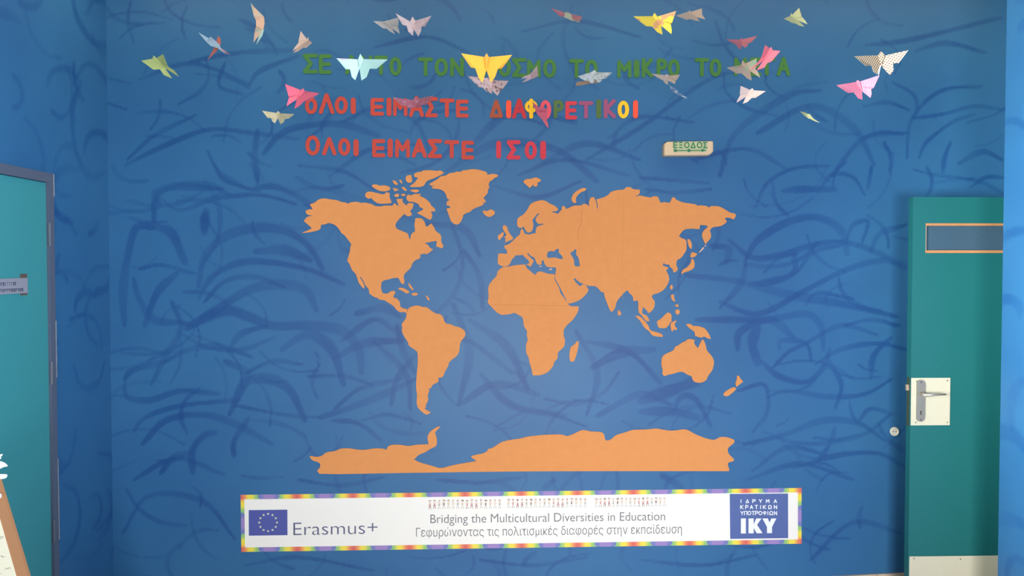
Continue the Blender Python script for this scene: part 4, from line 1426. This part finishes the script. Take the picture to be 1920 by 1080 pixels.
# row of little children holding hands
KM = [mat('printed rose', (0.50, 0.28, 0.27), 0.6), mat('printed tan', (0.60, 0.50, 0.36), 0.6), mat('printed brown', (0.26, 0.19, 0.17), 0.6),
      mat('printed grey', (0.42, 0.42, 0.40), 0.6), mat('printed skin', (0.70, 0.58, 0.50), 0.6)]
SEQ = [('tri', 0), ('dress', 0), ('boy', 3), ('hair', 2), ('round', 1), ('boy', 4), ('round', 3), ('hair', 1), ('round', 0)]
bm = bmesh.new()
kx = [806 + 8.72 * i for i in range(16)] + [953.5 + 8.45 * i for i in range(18)] + [1118 + 8.0 * i for i in range(17)]
kx = [x for x in kx if x < 1247]
rg = random.Random(2)
for i, x in enumerate(kx):
    kind, ci = SEQ[i % 9]
    yt = 938 - 5.0 * (x - 806) / 440 + rg.uniform(-.6, .6)
    def P(*pts):
        bslab(bm, [(x + a_, yt + b_) for a_, b_ in pts], .0036 + .00003 * rg.random(), .0003, P.m)
    P.m = 4
    hx = 2.0 if kind != 'round' else 2.5
    P(*[(hx * math.cos(t), 3.0 + 2.6 * math.sin(t)) for t in np.linspace(0, 2 * math.pi, 10)[:-1]])
    P.m = 2
    if kind == 'tri': P((-2.6, -.4), (2.6, -.4), (1.2, 2.2), (-1.2, 2.2))
    elif kind == 'hair': P((-2.6, .2), (0, -.6), (2.7, .4), (3.0, 3.4), (1.9, 2.2), (-1.8, 2))
    elif kind == 'boy': P((-1.7, .3), (0, -.3), (1.7, .3), (1.5, 1.7), (-1.5, 1.7))
    else: P((-2.4, 1.2), (-1.2, -.2), (1.2, -.2), (2.4, 1.2), (1.7, 1.8), (0, .9), (-1.7, 1.8))
    P.m = 4
    P((-4.3, 6.9), (4.3, 6.6), (4.3, 7.2), (-4.3, 7.5))
    P.m = ci
    if kind in ('dress', 'tri'): P((-.7, 5.6), (.7, 5.6), (2.4, 12.2), (-2.4, 12.2))
    else: P((-1.2, 5.6), (1.2, 5.6), (1.4, 11), (-1.4, 11))
    P.m = 3 if ci != 0 else 2
    P((-1.6, 12.2), (-.7, 12.2), (-1.2, 16.2), (-2.6, 16.6), (-2.2, 15.7))
    P((1.6, 12.2), (.7, 12.2), (1.2, 16.2), (2.6, 16.4), (2.2, 15.7))
child_of(link('children_frieze', bm, KM), ban)

# ------------------------------------------------------------------ origami butterflies
PK = 0.80


def paper(name, rgb, **k):
    return mat(name, tuple(v * PK for v in s2l(rgb)), 0.8, var=0.05, scale=90, spec=0.2, **k)


def prt(name, base, spot, kind, scale, thr=0.35, third=None, k=None):
    k = k or PK
    f = lambda c: tuple(v * k for v in c) if c else None
    return mat_pattern(name, f(base), f(spot), kind, scale, thr, f(third))


ORDER = ['Lt', 'Lc', 'Lj', 'Lo', 'La', 'N', 'Ra', 'Ro', 'Rj', 'Rc', 'Rt', 'sR', 'H', 'sL']
GB = 'paper butterflies hanging in front of the wall'
TOPS = []


def facet(name, root, pts3, m):
    c_ = sum(pts3, Vector()) / len(pts3)
    n = Vector()
    for a_, b_ in zip(pts3, pts3[1:] + pts3[:1]):
        n += (a_ - c_).cross(b_ - c_)
    if n.length < 1e-9: n = Vector((0, -1, 0))
    n.normalize()
    if n.y > 0: n = -n
    bm = bmesh.new()
    add_slab(bm, [[p - Vector(root.location) for p in pts3]], -n * 0.0009)
    return link(name, bm, m, root)


def butterfly(label, cr, pts, m, span=0.155, z=None, fold_=0.5, mw=None, mb=None, extra=(), name='origami_butterfly'):
    """pts: fourteen outline corners in ORDER, in the crop cr; wings lift towards the room"""
    px = crop(*cr, pts)
    d = dict(zip(ORDER, px))
    wpx = math.dist(d['Lt'], d['Rt'])
    if z is None: z = min(4.1, max(2.55, span * F / wpx))
    half = wpx / 2 * z / F
    top = d['H']
    mid = ((d['sL'][0] + d['sR'][0] + 2 * d['N'][0]) / 4, (d['sL'][1] + d['sR'][1] + 2 * d['N'][1]) / 4)
    lift = dict(Lt=.55, Rt=.55, Lc=.40, Rc=.40, Lj=.22, Rj=.22, Lo=.2, Ro=.2, La=.14, Ra=.14, N=.0, sL=.05, sR=.05, H=.06)
    P = {k: at_depth(*v, z - lift[k] * half * fold_ * 2) for k, v in d.items()}
    Cc = at_depth(*mid, z)
    root = tag(empty(name, at_depth(*mid, z)), label, 'butterfly', GB)
    mw = mw or m
    facet('forewing', root, [P['sL'], P['Lt'], P['Lc'], P['Lj'], Cc], m)
    facet('forewing', root, [P['sR'], Cc, P['Rj'], P['Rc'], P['Rt']], mw)
    facet('hindwing', root, [Cc, P['Lj'], P['Lo'], P['La'], P['N']], m)
    facet('hindwing', root, [Cc, P['N'], P['Ra'], P['Ro'], P['Rj']], mw)
    lo = (d['sL'][0] * .25 + d['sR'][0] * .25 + d['N'][0] * .5, d['sL'][1] * .25 + d['sR'][1] * .25 + d['N'][1] * .5)
    tip = at_depth(*d['H'], z - .1 * half)
    facet('body', root, [tip, at_depth(*d['sL'], z - .10 * half), at_depth(*d['N'], z - .08 * half), at_depth(*d['sR'], z - .10 * half)], mb or m)
    for nm, cx, mm, dz in extra:
        facet(nm, root, [at_depth(*q, z + dz) for q in crop(*cr, cx)], mm)
    TOPS.append(tip)
    return root


def loose(label, cr, z, facets, name='origami_butterfly', cat='butterfly', group=GB):
    """butterflies seen edge-on: facets = [(part, points (x, y, lift), material)]"""
    allp = [p for f in facets for p in f[1]]
    c_ = crop(*cr, [(sum(p[0] for p in allp) / len(allp), sum(p[1] for p in allp) / len(allp))])[0]
    root = tag(empty(name, at_depth(*c_, z)), label, cat, group)
    best = None
    for nm, pts, m in facets:
        q = []
        for p in pts:
            xy = crop(*cr, [(p[0], p[1])])[0]
            q.append(at_depth(*xy, z - (p[2] if len(p) > 2 else 0)))
            if best is None or q[-1].z > best.z: best = q[-1]
        facet(nm, root, q, m)
    TOPS.append(best)
    return root


CA = (240, 0, 6); CB = (460, 80, 6); CC_ = (640, 0, 6); CD = (840, 80, 6); CE = (1000, 0, 6); CF = (1200, 60, 6); CG = (1440, 0, 6)
CH = (1440, 100, 6); Z1 = (730, 165, 12); Z2 = (960, 165, 12); Z3 = (520, 35, 12); Z4 = (1240, 0, 12)
butterfly('olive green paper butterfly with a forked tail, farthest left of all', CA,
          [(148, 683), (285, 783), (358, 778), (405, 845), (497, 882), (418, 768), (570, 862), (515, 790), (447, 748), (437, 725), (393, 610),
           (320, 652), (287, 622), (275, 660)], paper('olive paper', (176, 190, 122)), z=3.3)
M_PB = paper('powder blue paper', (160, 182, 196)); M_PO = paper('rust paper', (196, 112, 98))
loose('blue and rust paper butterfly seen edge-on as a crossed pair of slivers', CA, 3.3, [
    ('forewing', [(1012, 402, .0), (1040, 435, .0), (1045, 490, .0), (1000, 570, .0), (895, 675, .02), (955, 565, 0), (990, 480, 0)], M_PO),
    ('forewing', [(790, 362, .05), (910, 432, .03), (925, 412, .03), (970, 445, .03), (1030, 500, .03), (1020, 545, .03), (930, 515, .03), (880, 470, .04)], M_PB),
    ('hindwing', [(1000, 520, .03), (1030, 500, .03), (1045, 555, .02), (1105, 612, 0), (1020, 550, .03)], M_PB),
    ('hindwing', [(1030, 530, .02), (1090, 570, .01), (1150, 615, 0), (1100, 600, 0), (1040, 560, .02)], mat('faded rust paper', s2l((165, 125, 130)), .8)),
])
M_PP = prt('peach print with green edge', s2l((222, 184, 155)), s2l((185, 200, 175)), 'noise', 60, .55)
M_PG2 = paper('pale green paper edge', (178, 208, 188))
loose('peach patterned paper butterfly bent like a boomerang, seen from the side', CA, 3.2, [
    ('forewing', [(1380, 32, .05), (1420, 80, .04), (1530, 190, .0), (1440, 230, .0), (1415, 180, .02)], M_PP),
    ('body', [(1440, 230, 0), (1530, 190, 0), (1537, 260, -.01), (1520, 345, -.01), (1442, 300, .0)], paper('peach paper', (226, 180, 148))),
    ('hindwing', [(1442, 285, .01), (1505, 335, .02), (1470, 405, .03), (1412, 474, .05), (1422, 370, .03)], M_PP),
    ('hindwing', [(1490, 345, .0), (1530, 330, -.01), (1512, 400, -.01), (1445, 500, .02), (1470, 420, .01)], M_PG2),
])
butterfly('pale peach paper butterfly pointing up, above the first green letters', Z3,
          [(525, 275), (475, 510), (480, 540), (400, 635), (340, 730), (450, 662), (355, 765), (470, 730), (575, 650), (650, 655), (780, 538),
           (705, 480), (695, 410), (665, 460)], paper('light peach paper', (232, 200, 178)), z=3.6)
butterfly('large mint paper butterfly covering letters of the top green line', CB,
          [(1025, 175), (1130, 298), (1178, 300), (1198, 385), (1237, 422), (1285, 290), (1305, 425), (1362, 388), (1398, 292), (1475, 293), (1600, 188),
           (1330, 185), (1293, 125), (1268, 188)], paper('mint paper', (184, 226, 222)), z=2.65,
          extra=[('folded_edge', [(1030, 174), (1195, 182), (1100, 194)], paper('lilac paper back', (196, 176, 196)), -0.085)])
butterfly('hot pink paper butterfly beside the first letter of the middle line', CB,
          [(447, 465), (487, 603), (490, 622), (472, 680), (463, 717), (580, 635), (552, 742), (605, 712), (662, 658), (700, 660), (832, 568), (668, 543),
           (650, 512), (622, 533)], paper('hot pink paper', (226, 108, 132)), z=3.0)
butterfly('small cream paper butterfly below the hot pink one', CB,
          [(188, 765), (250, 845), (290, 848), (303, 885), (333, 908), (365, 850), (395, 917), (430, 895), (440, 862), (490, 852), (550, 803), (393, 795),
           (370, 767), (345, 790)], prt('cream speckled paper', s2l((214, 204, 170)), s2l((196, 184, 140)), 'noise', 120, .55), z=3.7)
butterfly('off-white paper butterfly touching the pale pink one on its left', CC_,
          [(360, 237), (470, 318), (513, 322), (550, 355), (605, 382), (572, 322), (655, 380), (645, 325), (632, 300), (640, 290), (645, 195), (520, 230),
           (490, 238), (478, 240)], paper('ivory paper', (212, 206, 200)), z=3.4)
butterfly('pale pink paper butterfly with spread wings near the top', CC_,
          [(612, 150), (690, 280), (735, 290), (752, 352), (805, 402), (815, 330), (865, 410), (895, 352), (902, 300), (938, 298), (1013, 177), (833, 233),
           (800, 185), (775, 240)], prt('blush paper', s2l((228, 204, 204)), s2l((220, 188, 190)), 'noise', 110, .55), z=3.3)
butterfly('bright orange paper butterfly, large, in the middle of the top line', CD,
          [(148, 120), (258, 278), (308, 288), (345, 395), (388, 448), (432, 305), (483, 450), (530, 382), (560, 293), (605, 290), (720, 137), (460, 163),
           (435, 118), (408, 160)], paper('orange paper', (255, 178, 68)), z=2.6, mb=paper('orange paper fold', (244, 160, 66)))
butterfly('dusty pink butterfly with grey spots partly behind the orange one', CD,
          [(220, 372), (345, 498), (390, 505), (435, 548), (500, 575), (490, 530), (558, 600), (582, 550), (600, 530), (612, 522), (680, 430), (500, 420),
           (450, 395), (385, 395)], prt('spotted dusty paper', s2l((206, 178, 178)), s2l((150, 125, 125)), 'dot', 58, .36), z=3.1)
M_PS = prt('small rose print', s2l((206, 178, 182)), s2l((184, 148, 156)), 'dot', 140, .3)
loose('small rose patterned butterfly side-on below the letter Μ of ΚΟΣΜΟ', CD, 3.5, [
    ('forewing', [(1002, 256, .04), (1008, 320, .03), (1014, 375, .03), (940, 415, 0), (922, 360, 0)], M_PS),
    ('hindwing', [(940, 345, 0), (950, 390, .0), (890, 398, .01), (820, 407, .03), (860, 378, .02)], M_PS),
    ('hindwing', [(945, 385, 0), (925, 415, 0), (895, 430, .01), (833, 450, .03), (880, 405, .01)], M_PS),
])
M_PW = prt('white grey print', s2l((218, 222, 222)), s2l((188, 198, 196)), 'noise', 90, .52)
butterfly('white patterned butterfly with wings spread over the word ΤΟ', CE,
          [(500, 858), (572, 905), (625, 912), (640, 928), (668, 937), (695, 888), (730, 932), (760, 915), (775, 890), (810, 885), (888, 815), (710, 812),
           (693, 785), (640, 815)], M_PW, z=3.4)
loose('brown cardboard strip sticking out behind the white patterned butterfly', CE, 3.55, [
    ('strip', [(475, 938), (500, 920), (620, 905), (720, 902), (722, 932), (630, 942), (520, 962), (482, 962)], paper('brown card', (172, 140, 116)))],
    name='card_strip', cat='strip', group=None)
bb = butterfly('beige paper butterfly under the word ΜΙΚΡΟ', CE,
          [(1325, 828), (1430, 890), (1455, 900), (1480, 935), (1515, 955), (1518, 908), (1592, 947), (1600, 912), (1607, 905), (1614, 898), (1648, 840),
           (1525, 848), (1505, 832), (1482, 845)], prt('beige print', s2l((216, 198, 184)), s2l((200, 178, 162)), 'noise', 110, .52), z=3.7)
M_TR = prt('crumpled pale strip', s2l((118, 148, 184)), s2l((158, 180, 205)), 'noise', 55, .5)
loose('thin crumpled pale blue strip trailing below the beige butterfly', CF, 3.95, [
    ('strip', [(320, 585, .0), (348, 612, .01), (372, 625, .0), (386, 615, .01), (406, 645, .0), (432, 680, .01), (480, 705, .0), (535, 745, .0), (520, 753, 0),
               (468, 725, .01), (425, 708, 0), (380, 676, .01), (348, 652, 0), (340, 620, .01)], M_TR)], name='paper_strip', cat='strip', group=None)
M_RS = paper('rose red paper', (214, 142, 150)); M_SG = paper('sage paper', (192, 196, 172))
loose('pink butterfly with sage green body tilted steeply near the top centre', CE, 3.4, [
    ('forewing', [(200, 92, .05), (320, 128, .03), (352, 142, .0), (350, 192, .0), (300, 185, .03)], M_RS),
    ('body', [(345, 140, .0), (392, 134, .01), (425, 160, .0), (455, 165, 0), (450, 240, 0), (380, 210, 0), (345, 193, 0)], M_SG),
    ('forewing', [(425, 158, 0), (550, 187, .04), (525, 232, .03), (440, 215, 0)], M_RS),
    ('hindwing', [(430, 200, 0), (490, 218, 0), (522, 235, .01), (510, 253, .02), (470, 238, .01), (440, 232, 0)], M_SG),
])
butterfly('yellow paper butterfly with peach patches at the top right', CE,
          [(1128, 183), (1270, 293), (1340, 298), (1395, 360), (1453, 388), (1437, 288), (1553, 383), (1558, 340), (1545, 270), (1560, 255), (1607, 122),
           (1395, 187), (1363, 143), (1342, 182)], prt('yellow and peach paper', s2l((240, 212, 84)), s2l((222, 166, 120)), 'noise', 28, .56), z=2.9)
butterfly('beige paper butterfly touching the yellow one on its right', Z4,
          [(330, 350), (560, 440), (680, 430), (760, 460), (865, 475), (790, 380), (990, 440), (960, 390), (928, 350), (920, 335), (910, 190), (660, 268),
           (635, 230), (610, 262)], paper('sand paper', (216, 190, 168)), z=3.4)
butterfly('small salmon pink butterfly above the word ΜΕΓΑ', CF,
          [(973, 83), (1075, 140), (1085, 142), (1108, 180), (1135, 195), (1145, 148), (1178, 177), (1205, 160), (1220, 125), (1250, 118), (1320, 42),
           (1155, 82), (1143, 65), (1128, 85)], paper('salmon paper', (208, 124, 132)), z=3.6)
butterfly('brownish butterfly with mint green edges over the word ΜΕΓΑ', CF,
          [(975, 400), (1090, 468), (1145, 465), (1205, 520), (1257, 545), (1240, 440), (1352, 515), (1325, 445), (1298, 420), (1312, 360), (1312, 295),
           (1185, 355), (1153, 315), (1140, 370)], prt('rose brown print', s2l((184, 160, 144)), s2l((150, 178, 146)), 'noise', 45, .6), z=3.35)
butterfly('dark rose paper butterfly swooping down-left like a dart', CF,
          [(1410, 147), (1375, 262), (1350, 315), (1290, 380), (1243, 432), (1388, 325), (1310, 432), (1400, 400), (1430, 350), (1478, 332), (1580, 213),
           (1492, 205), (1478, 165), (1462, 185)], paper('dark rose paper', (206, 104, 120)), z=2.95)
butterfly('pale pink butterfly alone below the word ΜΕΓΑ', CF,
          [(1133, 605), (1125, 695), (1128, 712), (1098, 765), (1088, 795), (1190, 730), (1157, 805), (1208, 788), (1257, 742), (1300, 740), (1415, 665),
           (1280, 655), (1265, 630), (1237, 650)], paper('shell pink paper', (228, 202, 196)), z=3.25)
butterfly('pale yellow butterfly alone high above the word ΜΕΓΑ', CG,
          [(180, 208), (280, 260), (310, 262), (350, 287), (412, 298), (340, 232), (445, 274), (420, 232), (388, 195), (380, 190), (350, 88), (275, 165),
           (262, 145), (250, 178)], paper('primrose paper', (208, 206, 152)), z=3.5)
butterfly('yellow and brown checked butterfly, large, nearest the right wall', CG,
          [(975, 632), (1105, 742), (1165, 738), (1185, 800), (1222, 832), (1270, 735), (1370, 845), (1412, 795), (1405, 712), (1470, 708), (1578, 565),
           (1315, 625), (1272, 575), (1240, 622)],
          prt('checked paper', s2l((214, 182, 120)), s2l((232, 226, 206)), 'check', 700, .2, s2l((120, 92, 112)), .46), z=2.55,
          extra=[('tail_strip', [(1258, 735), (1272, 735), (1248, 838), (1235, 838)], paper('lilac white edge', (205, 195, 205)), -.01)])
butterfly('pink polka-dot butterfly with one wing raised, under the checked one', CH,
          [(768, 358), (905, 445), (970, 440), (1015, 505), (1062, 520), (1057, 425), (1152, 500), (1165, 455), (1160, 405), (1190, 385), (1255, 245),
           (1035, 318), (1007, 300), (990, 322)], prt('pink dotted paper', s2l((214, 122, 150)), s2l((232, 176, 194)), 'dot', 170, .26, None, .72), z=2.9)
loose('tiny pale yellow butterfly seen edge-on, lowest at the right', CH, 3.6, [
    ('forewing', [(360, 652, .03), (410, 665, .02), (432, 690, 0), (452, 732, 0), (420, 710, .01)], paper('primrose paper', (208, 206, 152))),
    ('body', [(410, 672, 0), (428, 664, .01), (440, 682, 0), (470, 682, 0), (500, 722, 0), (505, 745, 0), (460, 735, 0), (425, 705, 0)], paper('primrose paper', (208, 206, 152))),
    ('forewing', [(490, 712, 0), (515, 738, .01), (585, 782, .03), (540, 768, .02), (490, 746, 0)], paper('primrose paper', (208, 206, 152))),
])
butterfly('dusty rose speckled butterfly over the middle word ΕΙΜΑΣΤΕ', Z1,
          [(75, 210), (270, 390), (370, 400), (420, 445), (475, 465), (590, 430), (650, 445), (700, 420), (740, 375), (825, 380), (990, 168), (680, 240),
           (600, 205), (520, 270)], prt('dusty rose speckle', s2l((178, 104, 122)), s2l((198, 150, 172)), 'noise', 150, .6), z=3.7)
M_RK = paper('raspberry paper', (208, 102, 124))
loose('raspberry pink paper butterfly with a long tail over the pink letter Ο', Z2, 4.0, [
    ('forewing', [(458, 306, .05), (520, 360, .03), (592, 425, .0), (690, 462, 0), (800, 462, .0), (790, 560, 0), (650, 560, 0), (540, 530, .02), (505, 430, .03)], M_RK),
    ('forewing', [(541, 532, .02), (650, 561, 0), (790, 561, 0), (785, 640, .0), (758, 692, .0), (660, 680, .01), (590, 620, .02)], M_RK),
    ('hindwing', [(655, 676, .01), (760, 690, 0), (800, 770, .0), (822, 880, .02), (792, 886, .02), (725, 775, .01)], M_RK),
])
# fine threads from the butterflies up to the ceiling
bm = bmesh.new()
for p in TOPS:
    add_tube(bm, [(p.x, p.y, p.z + 0.002), (p.x, p.y, CEIL)], 0.00004, 3)
tag(link('nylon_threads', bm, mat('clear nylon', (0.06, 0.14, 0.26), 0.6)), 'hair-thin clear threads holding the paper butterflies from the ceiling', 'thread', None, 'stuff')

# ------------------------------------------------------------------ display stand at the lower left
ZP = 3.0
M_CARD = mat('brown board', (0.43, 0.215, 0.105), 0.75, var=0.08, scale=30)
M_SHEET = mat('cream paper sheet', (0.83, 0.80, 0.62), 0.7, var=0.02)
M_PEN = mat('pencil grey', (0.22, 0.22, 0.2), 0.8)
M_PETAL = mat('white paper petal', (0.86, 0.84, 0.82), 0.7, var=0.02)


def dp(px, py, dz=0):
    return at_depth(px, py, ZP - dz)


b0 = at_depth(-60, 1080, ZP)
ybase = b0.y
sx0 = at_y(-2, 900, ybase); sx1 = at_y(52.5, 1080, ybase)
tilt = (sx1.x - sx0.x) / (sx0.z - sx1.z)
ztop = at_y(-10, 872, ybase).z
edge = lambda z: sx0.x + tilt * (sx0.z - z)
cxs = edge(ztop) - 0.12
XB = XL + 0.05
stand = tag(empty('display_board', (cxs, ybase, 0)), 'brown board tapering upwards with a handwritten cream sheet, at lower left', 'display board')
bm = bmesh.new()
add_slab(bm, [[(edge(0) , ybase, 0), (edge(ztop), ybase, ztop), (XB, ybase, ztop), (XB, ybase, 0)]], Vector((0, .016, 0)))
child_of(link('board', bm, M_CARD), stand)
e0 = at_y(0, 972, ybase); e1 = at_y(31, 1080, ybase)
t2 = (e1.x - e0.x) / (e0.z - e1.z)
ed2 = lambda z: e0.x + t2 * (e0.z - z)
zs = ztop - 0.12
bm = bmesh.new()
add_slab(bm, [[(ed2(.25), ybase - .0022, .25), (ed2(zs), ybase - .0022, zs), (XB + .03, ybase - .0022, zs), (XB + .03, ybase - .0022, .25)]],
         Vector((0, .0018, 0)))
child_of(link('paper_sheet', bm, M_SHEET), stand)
bm = bmesh.new()
rg = random.Random(8)
for (px, py) in ((1.5, 1008), (4.5, 1006), (3, 1044), (7, 1042), (12.5, 1067), (17.5, 1065), (1, 1074), (-6, 1012), (-8, 1048), (-4, 1078)):
    q = at_y(px, py, ybase)
    s = 0.0042
    pts = [(q.x + (k - 2) * s * .7, q.z + rg.choice((-1, 1)) * s * rg.uniform(.3, 1)) for k in range(5)]
    add_ribbon(bm, pts, .0011, ybase - .0027, .0004)
child_of(link('handwriting', bm, M_PEN), stand)
fl = at_y(-20, 872, ybase - .01)
flower = tag(empty('paper_flower', (fl.x, ybase - .004, fl.z)), 'white paper flower with blunt petals fixed atop the brown board', 'flower')
PET = [[(-30, 856), (0, 852.5), (3, 851), (4.6, 852), (4.2, 854.5), (1, 856.5), (2, 859.5), (0, 861.5), (-30, 862)],
       [(-30, 866), (0, 864.5), (6, 866.5), (11, 869.5), (14.4, 873.5), (12.5, 875), (7, 875.5), (0, 879.5), (-30, 876)],
       [(-30, 887), (0, 889), (11, 889), (13.6, 890.5), (12.6, 895), (9, 897.5), (0, 898.8), (-30, 898)],
       [(-14, 922), (-4, 924.5), (1.5, 925.5), (3.3, 930), (1.5, 934), (-3, 935.5), (-14, 935)]]
for k, pt in enumerate(PET):
    bm = bmesh.new()
    yy = ybase - .006 - .003 * k
    add_slab(bm, [[at_y(px, py, yy) for px, py in smooth_loop(pt)]], Vector((0, .002, 0)))
    child_of(link('petal', bm, M_PETAL), flower)
bm = bmesh.new()
q = at_y(-32, 890, ybase)
add_disc(bm, q.x, q.z, 0.042, ybase - .0055, .0045, 24)
child_of(link('backing_disc', bm, M_PETAL), flower)
